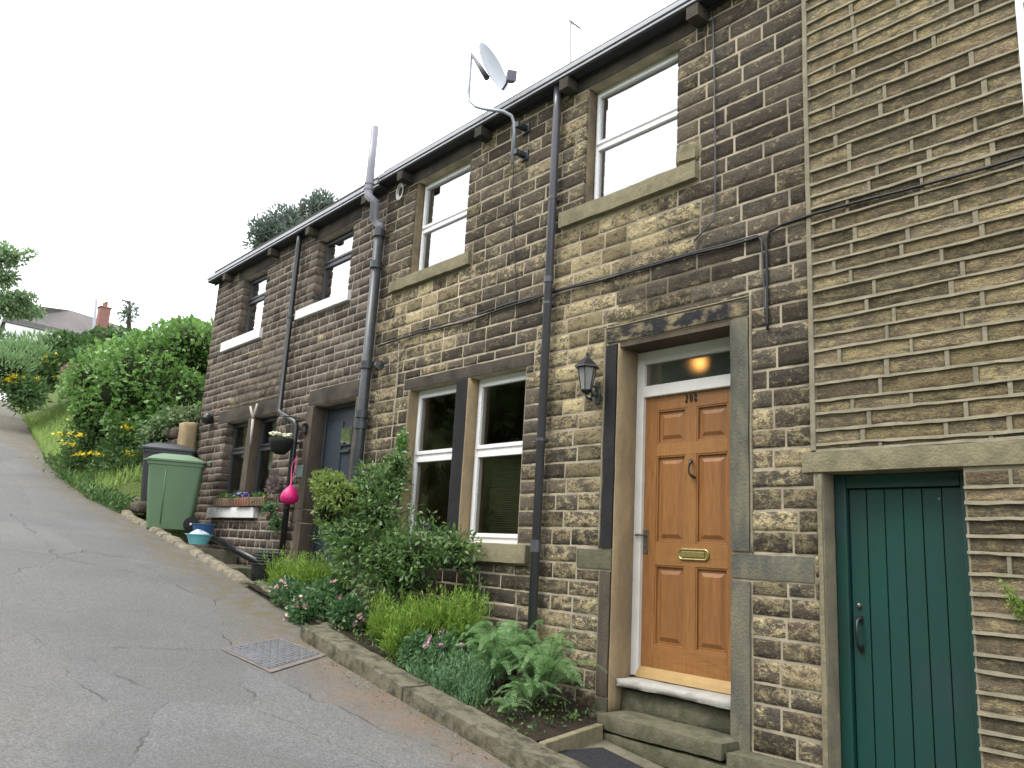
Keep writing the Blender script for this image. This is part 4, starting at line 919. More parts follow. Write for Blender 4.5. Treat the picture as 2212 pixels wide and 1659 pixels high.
# bed soil, path
def bedh(x, y): return kt(x)-.045+.03*noise.noise(Vector((x*4, y*4, 0)))+.05*max(0, min(1, (y+.86)/.86))
o = sheet('flower_bed_soil', list(np.arange(-8.3, -3.9, .12))+[-3.86], [-.9+.1*i for i in range(10)], bedh, SOIL); 
PV = sheet('path', list(np.arange(-3.85, 3.0, .2)), [-.88+.11*i for i in range(9)], lambda x, y: kt(x)-.085+.004*noise.noise(Vector((x*5, y*5, 0))), PAVE); PV['label'] = 'stone path between kerb and doorstep'
a1_ = Vector((fX(1175, 1600, -.86), -.875)); b1_ = Vector((fX(1296, 1563, -.2), -.20))
q = MB(); dn = (b1_-a1_).normalized(); pr = Vector((-dn.y, dn.x))*.028
za, zb_ = fZ(1152, 1596, -.86), fZ(1290, 1561, -.2)
q.hexa([(a1_.x-pr.x, a1_.y-pr.y, za-.22), (b1_.x-pr.x, b1_.y-pr.y, zb_-.25), (b1_.x+pr.x, b1_.y+pr.y, zb_-.25), (a1_.x+pr.x, a1_.y+pr.y, za-.22)], [(a1_.x-pr.x, a1_.y-pr.y, za), (b1_.x-pr.x, b1_.y-pr.y, zb_), (b1_.x+pr.x, b1_.y+pr.y, zb_), (a1_.x+pr.x, a1_.y+pr.y, za)])
tag(q.build('edging_slab', SILL, None, bevel=.008), 'upright stone slab closing the near end of the flower bed', 'slab')
q = MB(); q.rough(-4.07, -3.99, -.15, .02, -1.34, -1.04, .01, .05, .02); tag(q.build('stone_stub', ROCK, None, True, ang=60), 'small upright stone at the foot of the left door jamb', 'stone')
q = MB(); zz = kt(-3.3)-.085; q.hexa([(-3.78, -.78, kt(-3.78)-.08), (-2.3, -.78, kt(-2.3)-.08), (-2.3, -.32, kt(-2.3)-.08), (-3.72, -.36, kt(-3.72)-.08)], [(-3.78, -.78, kt(-3.78)-.066), (-2.3, -.78, kt(-2.3)-.066), (-2.3, -.32, kt(-2.3)-.066), (-3.72, -.36, kt(-3.72)-.066)]); tag(q.build('door_mat', RUBBER, None, bevel=.004), 'dark speckled rubber mat in front of the doorstep', 'mat')
# drain cover
gc = [onroad(485, 1405), onroad(600, 1382), onroad(690, 1415), onroad(580, 1448)]
SURR = plain('pale_kerb_mortar', (.20, .175, .155), .95, .1, var=.35, sc=9, bump=.006)
GR = thing('drain_cover', 'square chequered steel drain cover set in the lane beside the kerb', 'drain cover', tuple((gc[0]+gc[2])/2))
def quadp(u_, v_, h_=0.):
    p = (gc[0]*(1-u_)+gc[1]*u_)*(1-v_) + (gc[3]*(1-u_)+gc[2]*u_)*v_; return (p.x, p.y, zr(p.x)+.012*noise.noise(Vector((p.x*.7, p.y*.7, 0)))+.0035+h_)
q = MB()
for (u0, u1, v0_, v1) in ((-.04, 1.04, -.04, -.01), (-.06, 1.05, 1.01, 1.12), (-.05, -.01, -.01, 1.01), (1.01, 1.05, -.01, 1.01)):
    q.hexa([quadp(u0, v0_), quadp(u0, v1), quadp(u1, v1), quadp(u1, v0_)], [quadp(u0, v0_, .006), quadp(u0, v1, .006), quadp(u1, v1, .006), quadp(u1, v0_, .006)])
q.build('surround', SURR, GR)
COV = plain('worn_steel_cover', (.17, .172, .182), .6, .5, .2, var=.35, sc=14)
q = MB(); q.hexa([quadp(0, 0), quadp(0, 1), quadp(1, 1), quadp(1, 0)], [quadp(0, 0, .008), quadp(0, 1, .008), quadp(1, 1, .008), quadp(1, 0, .008)])
for i in range(14):
    for j in range(12):
        u_, v_ = (i+.5)/14, (j+.5)/12; a_, b_ = (.026, .008) if (i+j) % 2 else (.009, .028)
        q.hexa([quadp(u_-a_, v_-b_, .008), quadp(u_-a_, v_+b_, .008), quadp(u_+a_, v_+b_, .008), quadp(u_+a_, v_-b_, .008)], [quadp(u_-a_, v_-b_, .013), quadp(u_-a_, v_+b_, .013), quadp(u_+a_, v_+b_, .013), quadp(u_+a_, v_-b_, .013)])
q.build('cover_plate', COV, GR)
# ------------------------------------------------------------ foliage
npr = np.random.default_rng(5)
def fast(name, V, F, C_, mats, parent=None, label=None, cat=None, kind=None, group=None, mi=None):
    me = bpy.data.meshes.new(name); o_ = np.array(org(parent) if parent else (0, 0, 0), dtype=np.float32)
    V = (V-o_).astype(np.float32); n = len(V); m_ = len(F); k_ = F.shape[1]
    me.vertices.add(n); me.vertices.foreach_set('co', V.ravel()); me.loops.add(m_*k_); me.loops.foreach_set('vertex_index', F.ravel().astype(np.int32))
    me.polygons.add(m_); me.polygons.foreach_set('loop_start', np.arange(0, m_*k_, k_, dtype=np.int32)); me.polygons.foreach_set('loop_total', np.full(m_, k_, dtype=np.int32))
    if not isinstance(mats, (list, tuple)): mats = [mats]
    for q in mats: me.materials.append(q)
    if mi is not None: me.polygons.foreach_set('material_index', mi.astype(np.int32))
    me.update(calc_edges=True); ca = me.color_attributes.new('Col', 'FLOAT_COLOR', 'POINT'); a = np.ones((n, 4), np.float32); a[:, :3] = C_; ca.data.foreach_set('color', a.ravel())
    ob = bpy.data.objects.new(name, me); COL.objects.link(ob)
    if parent: ob.parent = parent
    if label: tag(ob, label, cat, group, kind)
    return ob
def norm(a): return a/(np.linalg.norm(a, axis=1, keepdims=True)+1e-9)
def leaves(P, D, size, asp=.45, up=.3, jit=.7):
    """kite leaves at P pointing roughly along D"""
    n = len(P); d = norm(D+npr.normal(0, jit, (n, 3))+np.array([0, 0, up])); s = norm(np.cross(d, npr.normal(0, 1, (n, 3)))); nn = np.cross(d, s)
    sz = size*npr.uniform(.35, 1.5, (n, 1)); w_ = sz*asp
    v0_ = P; v1 = P+d*sz*.5+s*w_*.5+nn*w_*.12; v2 = P+d*sz-nn*sz*.1; v3 = P+d*sz*.5-s*w_*.5+nn*w_*.12
    V = np.stack([v0_, v1, v2, v3], 1).reshape(-1, 3); F = np.arange(n*4).reshape(n, 4)
    c_ = np.repeat(np.stack([npr.random(n), npr.random(n), npr.random(n)], 1), 4, 0)
    return V, F, c_
def blob(ells, n, shell=.35, lump=.25, fr=2.5, sd=0.):
    """ells: list of (centre, radii)."""
    A_ = np.array([max(r_[0]*r_[1], r_[0]*r_[2]) for _, r_ in ells], float); pick = npr.choice(len(ells), n, p=A_/A_.sum())
    Cn = np.array([c_ for c_, _ in ells], float)[pick]; Rd = np.array([r_ for _, r_ in ells], float)[pick]
    d = norm(npr.normal(0, 1, (n, 3))); rr = 1-shell*npr.random((n, 1))**1.5
    lum = np.array([noise.noise(Vector(tuple(a*fr+sd))) for a in (Cn+d*Rd)]).reshape(-1, 1)
    P = Cn+d*Rd*(rr+lump*lum); return P, norm(d/Rd*Rd.mean(1, keepdims=True))
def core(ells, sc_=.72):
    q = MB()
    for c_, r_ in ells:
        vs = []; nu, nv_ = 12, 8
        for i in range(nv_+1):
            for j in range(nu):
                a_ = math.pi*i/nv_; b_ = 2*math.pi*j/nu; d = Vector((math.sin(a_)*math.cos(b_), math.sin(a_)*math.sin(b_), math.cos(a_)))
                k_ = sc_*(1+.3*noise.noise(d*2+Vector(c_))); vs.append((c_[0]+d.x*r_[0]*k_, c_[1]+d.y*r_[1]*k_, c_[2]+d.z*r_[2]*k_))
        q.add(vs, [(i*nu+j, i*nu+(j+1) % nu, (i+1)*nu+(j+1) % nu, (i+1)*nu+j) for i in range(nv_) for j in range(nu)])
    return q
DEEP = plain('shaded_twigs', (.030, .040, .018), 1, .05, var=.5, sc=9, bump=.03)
IVY = leafmat('ivy_leaf', (.07, .16, .045), (.17, .32, .07), (.26, .43, .12), .35, .38, .5)
HED = leafmat('hedge_leaf', (.035, .085, .028), (.075, .145, .040), (.10, .19, .05), .25)
GRS = leafmat('grass_blade', (.20, .33, .075), (.31, .44, .13), (.40, .48, .18), .4)
HRB = leafmat('weed_leaf', (.05, .11, .035), (.10, .19, .055), (.13, .22, .08), .3)
SHR = leafmat('evergreen_leaf', (.035, .09, .03), (.11, .20, .055), (.23, .36, .11), .35, .35, .5)
LIM = leafmat('lime_foliage', (.09, .21, .03), (.25, .41, .06), (.40, .52, .11), .4)
YEL = leafmat('yellow_green_leaf', (.13, .20, .035), (.22, .30, .07), (.26, .33, .11), .35)
FRN = leafmat('fern_frond', (.12, .25, .085), (.20, .38, .13), (.28, .45, .2), .4)
BLG = leafmat('blue_green_leaf', (.09, .20, .095), (.17, .31, .14), (.25, .40, .2), .35)
DRK = leafmat('rose_leaf', (.04, .12, .045), (.10, .20, .075), (.17, .28, .11), .3)
YFL = leafmat('yellow_petal', (.62, .46, .01), (.78, .62, .02), None, .2)
PFL = leafmat('pink_petal', (.45, .20, .24), (.60, .38, .38), (.68, .52, .45), .2)
MFL = leafmat('magenta_petal', (.36, .15, .26), (.46, .25, .36), None, .2)
RFL = leafmat('red_petal', (.62, .01, .05), (.7, .05, .12), None, .15)
VFL = leafmat('violet_petal', (.20, .14, .50), (.33, .27, .62), None, .2)
FAR = leafmat('far_leaf', (.14, .22, .11), (.22, .33, .15), (.28, .4, .2), .4)
FARD = leafmat('hazed_far_conifer', (.11, .15, .12), (.17, .22, .17), None, .35)  # leaf colour lightened: distance haze is painted into it
def bush(name, label, cat, ells, n, size, mat, asp=.5, up=.2, jit=.7, group=None, cr=True, shell=.4, lump=.3, fr=2.5, stems=True, csc=.72):
    cz = min(c_[2]-r_[2] for c_, r_ in ells); c0_ = ells[0][0]
    t = thing(name, label, cat, (c0_[0], c0_[1], cz), group)
    P, D_ = blob(ells, n, shell, lump, fr, c0_[0]); V, F, Cc = leaves(P, D_, size, asp, up, jit)
    fast('foliage', V, F, Cc, mat, t)
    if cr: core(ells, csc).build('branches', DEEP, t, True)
    return t
def blades(base, h, w_, lean, k_=4, curl=.5, dirs=None):
    n = len(base); a_ = npr.uniform(0, 2*np.pi, n) if dirs is None else dirs; L_ = h*npr.uniform(.55, 1.15, n); ln_ = lean*npr.uniform(.3, 1.3, n)
    dx_, dy_ = np.cos(a_), np.sin(a_); V = []
    for i in range(k_+1):
        t = i/k_; ww = w_*(1-t**1.5)*.5+.0002; out = ln_*L_*(t**1.7); zz = L_*(t-curl*ln_*t*t*.6)
        c_ = base+np.stack([dx_*out, dy_*out, zz], 1); s = np.stack([-dy_, dx_, np.zeros(n)], 1)*ww; V += [c_-s, c_+s]
    V = np.stack(V, 1); m_ = 2*(k_+1); F = []
    for i in range(k_): F.append(np.array([2*i, 2*i+1, 2*i+3, 2*i+2]))
    F = (np.arange(n)[:, None, None]*m_+np.array(F)[None]).reshape(-1, 4); Cc = np.repeat(np.stack([npr.random(n)]*3, 1)*np.array([1, 1, 1]), m_, 0)
    Cc[:, 1] = np.repeat(npr.random(n), m_); return V.reshape(-1, 3), F, Cc
def merge(L_):
    V = []; F = []; C_ = []; M_ = []; o = 0
    for i, (v, f, c_) in enumerate(L_): V.append(v); F.append(f+o); C_.append(c_); M_.append(np.full(len(f), i)); o += len(v)
    return np.concatenate(V), np.concatenate(F), np.concatenate(C_), np.concatenate(M_)
def flowers(P, size, n_pet=5, face=None):
    n = len(P); out_P = np.repeat(P, n_pet, 0); ang = np.tile(np.arange(n_pet)*2*np.pi/n_pet, n)+np.repeat(npr.uniform(0, 6, n), n_pet)
    nrm = norm(np.repeat(npr.normal(0, .5, (n, 3))+(np.array([.3, -.5, .7]) if face is None else face), n_pet, 0)); e1_ = norm(np.cross(nrm, np.array([.1, .2, 1]))); e2_ = np.cross(nrm, e1_)
    d = e1_*np.cos(ang)[:, None]+e2_*np.sin(ang)[:, None]; s = np.cross(nrm, d); sz = size*np.repeat(npr.uniform(.7, 1.2, n), n_pet)[:, None]
    V = np.stack([out_P, out_P+d*sz*.6+s*sz*.4+nrm*sz*.1, out_P+d*sz+nrm*sz*.2, out_P+d*sz*.6-s*sz*.4+nrm*sz*.1], 1).reshape(-1, 3)
    F = np.arange(len(V)).reshape(-1, 4); c_ = np.repeat(npr.random((n, 3)), 4*n_pet, 0); return V, F, c_
def bedz(x, y): return bedh(x, y)
def E(px, py, Y, rx_, ry_, rz_):
    p = at(px, py, Y); return ((p.x, p.y, p.z), (rx_, ry_, rz_))
def ED(px, py, d, rx_, ry_, rz_):
    p = dep(px, py, d); return ((p.x, p.y, p.z), (rx_, ry_, rz_))
# --- big ivy mound and hedges left
bush('ivy_hedge', 'large glossy green ivy mound against the corner of the end cottage', 'hedge', [ED(330, 840, 15.2, 1.2, 1.0, .95), ED(410, 780, 15.8, 1.2, .9, .75), ED(250, 840, 15.8, .8, .9, .68), ED(390, 880, 14.6, .7, .6, .7), ED(225, 890, 15.2, .5, .6, .55), ED(330, 930, 14.8, 1.1, .5, .6)], 26000, .085, IVY, .75, -.1, .6, lump=.42, fr=2.2, shell=.35, csc=.82)
bush('hedge', 'bright leafy hedge rising behind the ivy mound', 'hedge', [ED(430, 745, 19, 1.2, 1., .5), ED(345, 768, 20, 1.3, 1., .45), ED(270, 785, 20, 1.0, 1., .45), ED(445, 800, 18, 1., 1., .9)], 11000, .12, IVY, .6, .2, .7, lump=.4, fr=1.3, csc=.8)
bush('hedge', 'dark hedge in front of the white bungalow', 'hedge', [ED(195, 775, 24, 1.5, 1.3, .62), ED(125, 785, 25, .8, 1., .55), ED(265, 755, 25, 1.2, 1.2, .5), ED(160, 800, 23, 1.3, 1., .5)], 9000, .15, HED, .6, .1, .7, lump=.35, fr=1., csc=.82)
bush('shrub', 'soft pale green shrub below the white bungalow', 'shrub', [ED(45, 780, 22, .8, .8, .55), ED(90, 760, 23, .6, .6, .5), ED(15, 760, 24, .6, .6, .55), ED(20, 800, 21, .6, .6, .5)], 5000, .16, YEL if False else leafmat('soft_leaf', (.15, .26, .10), (.24, .37, .17), None, .35), .25, .6, .5, lump=.5, csc=.6)
bush('shrub', 'small dark shrub between bins and ivy', 'shrub', [ED(370, 925, 13.2, .45, .3, .3), ED(425, 905, 13.0, .3, .25, .18), ED(345, 945, 13.0, .3, .3, .35)], 2600, .075, leafmat('variegated_leaf', (.05, .12, .04), (.15, .24, .09), (.30, .36, .20), .25), .6, 0, .8, lump=.4, csc=.6)
# yellow ragwort groups
def ragwort(ells, lab, n, nf, sz, fs_):
    cz = min(c_[2]-r_[2] for c_, r_ in ells); c0_ = ells[0][0]; t = thing('flowering_weed', lab, 'wildflower', (c0_[0], c0_[1], cz), 'yellow flowering weeds on the bank')
    P, D_ = blob(ells, n, .7, .3, 2., 3); fast('foliage', *leaves(P, D_, sz, .35, .5, .8), HRB, t)
    P, D_ = blob(ells, nf*4, .1, .3, 2., 3); keep = P[:, 2] > np.percentile(P[:, 2], 45); P = P[keep][:nf]
    PP = np.repeat(P, 22, 0)+npr.normal(0, 1, (len(P)*22, 3))*np.array([.07, .07, .018])*fs_/.03; fast('flowers', *flowers(PP, fs_, 4), YFL, t)
    core([(c_, tuple(q*.55 for q in r_)) for c_, r_ in ells]).build('stems', DEEP, t, True)
ragwort([ED(195, 960, 15., .7, .5, .62), ED(270, 975, 14.5, .65, .4, .6), ED(170, 1010, 14.8, .45, .4, .35), ED(250, 1010, 14.3, .8, .4, .4), ED(310, 1000, 14.0, .4, .3, .4)], 'yellow-flowered weeds standing below the ivy mound beside the lane', 9000, 24, .085, .03)
ragwort([ED(60, 850, 21, .7, .5, .45), ED(100, 815, 22, .6, .5, .4), ED(120, 790, 22.5, .4, .4, .35), ED(30, 840, 21, .4, .4, .4)], 'yellow-flowered weeds further up the lane by the grass verge', 4000, 26, .13, .045)
# grass verge
n = 16000; bx = npr.uniform(-27, -12.9, n); by = np.array([ye(q) for q in bx])+npr.uniform(0, 1, n)**1.3*3.4+.02; kk = ~((bx > -14.2) & (by < np.array([ye(q) for q in bx])+.7)); bx, by = bx[kk], by[kk]; bz = np.array([hfar(a_, b_) for a_, b_ in zip(bx, by)])
V, F, Cc = blades(np.stack([bx, by, bz], 1), .30, .018, .7, 3); fast('verge_grass', V, F, Cc, GRS, None, 'long pale grass on the verge of the lane', 'grass', 'stuff')
# weeds at bank foot
P = np.stack([npr.uniform(-18.5, -12.9, 2600)]*3, 1); P[:, 1] = np.array([ye(q) for q in P[:, 0]])+npr.normal(.12, .1, len(P)); P[:, 2] = np.array([zr(q) for q in P[:, 0]])+npr.uniform(0, .18, len(P))
fast('verge_weeds', *leaves(P, np.tile([0, 0, 1.], (len(P), 1)), .08, .4, .3, .8), HRB, None, 'low weeds along the edge of the lane', 'weeds', 'stuff')
# rocks and gatepost
c = dep(158, 812, 20.5); q = MB(); q.rough(c.x-.25, c.x+.25, c.y-.25, c.y+.25, c.z-.6, c.z+.3, .06, .1, .1); tag(q.build('stone_block', plain('red_brown_stone', (.20, .135, .10), .95, .1, var=.4, sc=4, bump=.01), None, True, ang=60), 'reddish-brown stone block among the weeds up the lane', 'stone')
c = dep(404, 945, 12.6); q = MB(); q.rough(c.x-.14, c.x+.14, c.y-.12, c.y+.12, c.z-.8, c.z+.24, .015, .08, .03); tag(q.build('gatepost', GOLD, None, True, ang=60), 'square weathered stone gatepost behind the bins', 'gatepost')
q = MB(); c = dep(372, 945, 12.9)
for i in range(9): q.rough(c.x-.30+.2*(i % 3)+(.1 if i//3 % 2 else 0), c.x-.11+.2*(i % 3)+(.1 if i//3 % 2 else 0), c.y-.1, c.y+.15, c.z-.42+.19*(i//3), c.z-.24+.19*(i//3), .02, .07, .03, seed=i)
tag(q.build('rubble_wall', BRN, None, True, ang=60), 'short low rubble wall between the weeds and the gatepost', 'wall')
for i, (px, py, d, s_) in enumerate(((370, 1085, 12.0, .22), (300, 1075, 12.9, .18), (280, 1060, 13.4, .14), (262, 1050, 13.8, .12))):
    c = dep(px-(60 if i == 0 else 0), py, d); q = MB(); q.rough(c.x-s_, c.x+s_, c.y-s_*.7, c.y+s_*.7, c.z-.16, c.z, .02, .06, .03, seed=i); tag(q.build('flat_stone', PAVE if i % 2 else ROCK, None, True, ang=60), ['broad flat stone next to the dark bin', 'flat pale stone between bin and weeds', 'small dark stone at the kerb end of the weeds', 'smallest stone under the yellow-flowered weeds'][i], 'stone')
# --- far bungalow, chimney, pole, trees
BW = thing('bungalow', 'white rendered bungalow with brown tiled roof behind the hedges', 'house', tuple(dep(80, 760, 36)))
up = Vector((0, 0, 1)); rA, rB, rC, rD, rE, rG = dep(8, 681, 33), dep(205, 728, 41), dep(92, 662, 37), dep(152, 670, 42), dep(300, 716, 50), dep(-45, 800, 36)
q = MB(); dn = up*.13; tv = [rA, rB, rC, rD, rE, rG]; bk = rD+(rE-rB)*.5
tv.append(rG+(rE-rB)); q.add([tuple(p) for p in tv]+[tuple(p-dn) for p in tv], [(0, 1, 3, 2), (1, 4, 3), (0, 2, 5), (3, 4, 6, 2), (2, 6, 5), (8, 7, 0, 1)[::-1], (7, 12, 5, 0)[::-1], (8, 11, 4, 1), (7, 9, 10, 8), (8, 10, 11), (7, 12, 9)]); q.build('roof', TILE, BW)
q = MB(); off = up*-.16; inn = (rC-rA).normalized()*.35; inn.z = 0
def wq(mb, a, b, h_): mb.hexa([a-up*h_, b-up*h_, b-up*h_+inn*.6, a-up*h_+inn*.6], [a, b, b+inn*.6, a+inn*.6])
wq(q, rA+off+inn, rB+off+inn, 3.); q.build('wall', RENDER, BW)
q = MB(); wq(q, rG+off+inn+up*.0, rA+off+inn*1.02, 2.); q.build('side_wall', RENDER, BW)
q = MB(); wq(q, rA-up*.135, rB-up*.135, .1); wq(q, rG-up*.135, rA-up*.1352, .12); q.build('fascia', DARKF, BW)
c = dep(225, 672, 41); q = MB(); q.box(c.x-.25, c.x+.25, c.y-.25, c.y+.25, c.z-1.3, c.z+.12); q.box(c.x-.29, c.x+.29, c.y-.29, c.y+.29, c.z+.12, c.z+.19)
ch = q.build('chimney', BRICK, BW, bevel=.01)
for s_ in (-.15, .15): MB().lathe([(.10, .19), (.08, .42), (.10, .45), (.06, .45)], (c.x+s_, c.y, c.z), 10).build('chimney_pot', TERR, ch, True)
c = dep(200, 740, 30); c2 = dep(208, 645, 30); tag(MB().tube([c-up*2.5, c, c2], .05, 8).build('pole', GTRIM, None, True), 'slim pale grey pole in front of the bungalow roof', 'pole')
def tree(name, lab, trunk, limbs, ells, n, size, mat, asp=.45, up_=.1, shell=.8, lump=.5, group=None):
    t = thing(name, lab, 'tree', tuple(trunk[0]), group); q = MB(); q.tube(trunk, list(np.linspace(.16, .06, len(trunk))), 8)
    for l_ in limbs: q.tube(l_, list(np.linspace(.05, .012, len(l_))), 6)
    q.build('trunk', BARK, t, True)
    P, D_ = blob(ells, n, shell, lump, 1.2, 7); fast('crown', *leaves(P, D_, size, asp, up_, .8), mat, t); return t
b0 = dep(-60, 820, 24)
tree('broadleaf_tree', 'loose green tree at the left edge of the picture', [b0, dep(-45, 720, 24), dep(-20, 610, 24), dep(-10, 540, 24)], [[dep(-20, 620, 24), dep(20, 600, 24), dep(50, 605, 24)], [dep(-20, 640, 24), dep(25, 650, 24), dep(60, 685, 24)], [dep(-15, 570, 24), dep(25, 560, 24), dep(60, 545, 24)]],
     [ED(10, 550, 24, .45, .4, .38), ED(14, 600, 24, .38, .4, .32), ED(25, 650, 24, .55, .4, .3), ED(35, 560, 24, .3, .3, .18), ED(-25, 590, 24, .6, .6, .9), ED(55, 640, 24, .35, .3, .10), ED(60, 548, 24, .25, .2, .12), ED(15, 665, 24, .7, .5, .28), ED(60, 672, 24.5, .5, .4, .18)], 6500, .12, FAR)
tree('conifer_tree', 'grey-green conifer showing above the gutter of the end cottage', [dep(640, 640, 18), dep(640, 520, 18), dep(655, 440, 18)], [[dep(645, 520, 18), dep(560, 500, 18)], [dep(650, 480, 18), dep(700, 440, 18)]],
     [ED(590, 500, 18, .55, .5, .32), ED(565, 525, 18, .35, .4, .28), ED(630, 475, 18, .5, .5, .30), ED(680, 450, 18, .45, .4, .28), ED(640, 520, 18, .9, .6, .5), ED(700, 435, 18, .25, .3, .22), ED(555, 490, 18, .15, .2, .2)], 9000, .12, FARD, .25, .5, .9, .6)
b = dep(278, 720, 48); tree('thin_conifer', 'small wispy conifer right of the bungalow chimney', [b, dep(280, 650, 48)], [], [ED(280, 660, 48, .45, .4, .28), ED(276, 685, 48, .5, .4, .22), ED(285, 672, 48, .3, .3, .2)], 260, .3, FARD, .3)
# trees across the lane (mirrored in the window panes)
OPP = ['opposite the double window', 'opposite the slate-blue door', 'opposite the wheelie bins', 'opposite the ivy mound', 'opposite the upper grass verge', 'highest up the lane', 'opposite the oak door', 'furthest down the lane']
for i, (x, y_) in enumerate(((-9, -17), (-16, -18), (-23, -16.5), (-30, -18), (-38, -17), (-46, -18), (-2, -18), (6, -17))):
    g = hfar(x, y_); h_ = (9.3 if x < -10 else 7.)-g; e = [((x+npr.uniform(-1.5, 1.5), y_+npr.uniform(-1, 1), g+h_*(.2+.18*k_)), (4.0, 2.4, h_*.26)) for k_ in range(4)]
    t = thing('broadleaf_tree', 'leafy tree across the lane, '+OPP[i], 'tree', (x, y_, g), 'trees on the bank across the lane')
    MB().tube([(x, y_, g-.3), (x, y_, g+h_*.6)], [.25, .1], 8).build('trunk', BARK, t); P, D_ = blob(e, 2600, .4, .35, .6, i); fast('crown', *leaves(P, D_, .55, .6, .1, .8), HED, t); core(e, .8).build('branches', DEEP, t, True)
# --- bed plants
def G(px, py, Y):
    p = at(px, py, Y); return (p.x, p.y, p.z)
bush('evergreen_shrub', 'big dark evergreen shrub climbing before the double window', 'shrub',
     [E(815, 1110, -.45, .30, .28, .34), E(830, 1200, -.45, .42, .30, .30), E(770, 1180, -.5, .30, .25, .30), E(900, 1190, -.38, .35, .25, .25), E(830, 1055, -.3, .18, .18, .22), E(860, 1005, -.2, .12, .12, .20), E(975, 1185, -.25, .25, .18, .14), E(800, 1070, -.4, .22, .2, .2), E(730, 1080, -.5, .15, .15, .15), E(850, 1250, -.4, .28, .25, .2), E(745, 1150, -.5, .2, .2, .2)],
     12500, .052, SHR, .42, .1, .8, shell=.85, lump=1.1, fr=4.5, csc=.42)
# wispy shoots of the shrub
SHO = thing('shrub_shoots', 'leafy shoots reaching over the stone sill of the double window', 'plant', G(985, 1290, -.3))
def shoots(parent, paths, n, size, mat, r_=.004, spread=.03):
    q = MB(); Vs = []
    for pth in paths:
        pth = [Vector(p) for p in pth]; q.tube(pth, r_, 5)
        for i in range(n):
            s_ = rnd.random()*(len(pth)-1); k_ = int(s_); p = pth[k_].lerp(pth[min(k_+1, len(pth)-1)], s_-k_); Vs.append(tuple(p+Vector((rnd.gauss(0, spread), rnd.gauss(0, spread), rnd.gauss(0, spread)))))
    q.build('stem', BARK, parent, True); P = np.array(Vs); fast('leaf_cluster', *leaves(P, np.tile([.2, -.4, .4], (len(P), 1)), size, .4, .1, .9), mat, parent)
shoots(SHO, [[G(960, 1200, -.3), G(1000, 1230, -.2), G(1030, 1250, -.12)], [G(940, 1180, -.3), G(960, 1140, -.2)], [G(1030, 1310, -.12), G(1015, 1265, -.1), G(1000, 1235, -.12)], [G(900, 1180, -.3), G(990, 1165, -.2), G(1030, 1180, -.15)], [G(1035, 1320, -.15), G(1045, 1280, -.1), G(1005, 1240, -.1)]], 70, .05, SHR)
bush('golden_shrub', 'small yellow-green shrub before the slate-blue door', 'shrub', [E(718, 1055, -.6, .22, .2, .16), E(745, 1075, -.6, .22, .2, .14), E(700, 1040, -.6, .12, .12, .1), E(705, 1110, -.6, .12, .12, .14)], 2600, .045, YEL, .5, .2, .8, lump=.5, fr=5, csc=.6)
bush('climbing_plant', 'light green climber on the wall left of the double window', 'climber', [E(858, 1010, -.1, .10, .06, .14), E(838, 1030, -.12, .12, .07, .12), E(868, 960, -.04, .04, .03, .18)], 1100, .045, IVY, .6, 0, .8, lump=.5, cr=False, shell=.9)
def feather(name, label, spots, n, h_, mat, wd=.006, lean=.5, rad=.2, leafy=True, cat='plant', lsz=.02):
    """soft mound: fine upright needles through the mound's volume, on thin stems"""
    t = thing(name, label, cat, G(*spots[0][:3])); bs = []; ells = []
    for (px, py, Y, r_, k_) in spots:
        p = at(px, py, Y); m_ = int(n*k_); a_ = npr.uniform(0, 6.28, m_); q_ = r_*np.sqrt(npr.random(m_)); x_ = p.x+q_*np.cos(a_)*1.1; y_ = p.y+q_*np.sin(a_)*.8
        bs.append(np.stack([x_, y_, np.full(m_, p.z)+npr.normal(0, .012, m_)], 1)); ells.append(((p.x, p.y, p.z+h_*.22), (r_*1.15, r_*.85, h_*.42)))
    B_ = np.concatenate(bs); hv = np.array([.75+1.5*abs(noise.noise(Vector((q[0]*7, q[1]*7, 4)))) for q in B_])
    V, F, Cc = blades(B_, h_*hv, wd, lean, 4); parts = [(V, F, Cc)]
    if leafy:
        P, D_ = blob(ells, int(n*30*sum(q[4] for q in spots)/2.5), .85, .75, 6., 1); dd = D_*.6+np.array([0, 0, .9]); P = P+np.array([[0, 0, .10*noise.noise(Vector((q[0]*6, q[1]*6, 8)))] for q in P]); parts.append(leaves(P, dd, lsz*2.2, .17, .2, .6)); S_ = []
        for q in B_[npr.integers(0, len(B_), int(len(B_)*.22))]:
            hh = h_*npr.uniform(.7, 1.35); tl_ = npr.normal(0, .22, 2); z_ = np.linspace(.35, 1, 22)*hh; S_.append(np.stack([q[0]+tl_[0]*z_, np.minimum(q[1]+tl_[1]*z_, -.03), q[2]+z_], 1)+npr.normal(0, .006, (22, 3)))
        S_ = np.concatenate(S_); parts.append(leaves(S_, np.tile([0, 0, .8], (len(S_), 1)), lsz*1.9, .18, .2, .55))
        core(ells, .6).build('branches', DEEP, t, True)
    V, F, Cc, _ = merge(parts); fast('foliage', V, F, Cc, mat, t); return t
feather('lime_shrub', 'feathery lime green clump at the upper end of the bed beside the lane', [(615, 1262, -.55, .20, 1), (665, 1268, -.5, .20, 1), (600, 1300, -.6, .12, .5), (715, 1270, -.4, .16, .6)], 200, .26, LIM, .005, .9)
feather('lime_shrub', 'feathery lime green clump in the middle of the bed', [(830, 1372, -.62, .14, .8), (890, 1372, -.55, .18, 1), (950, 1365, -.45, .18, 1), (1000, 1365, -.38, .15, .8), (860, 1405, -.7, .12, .6)], 240, .26, LIM, .005, .8)
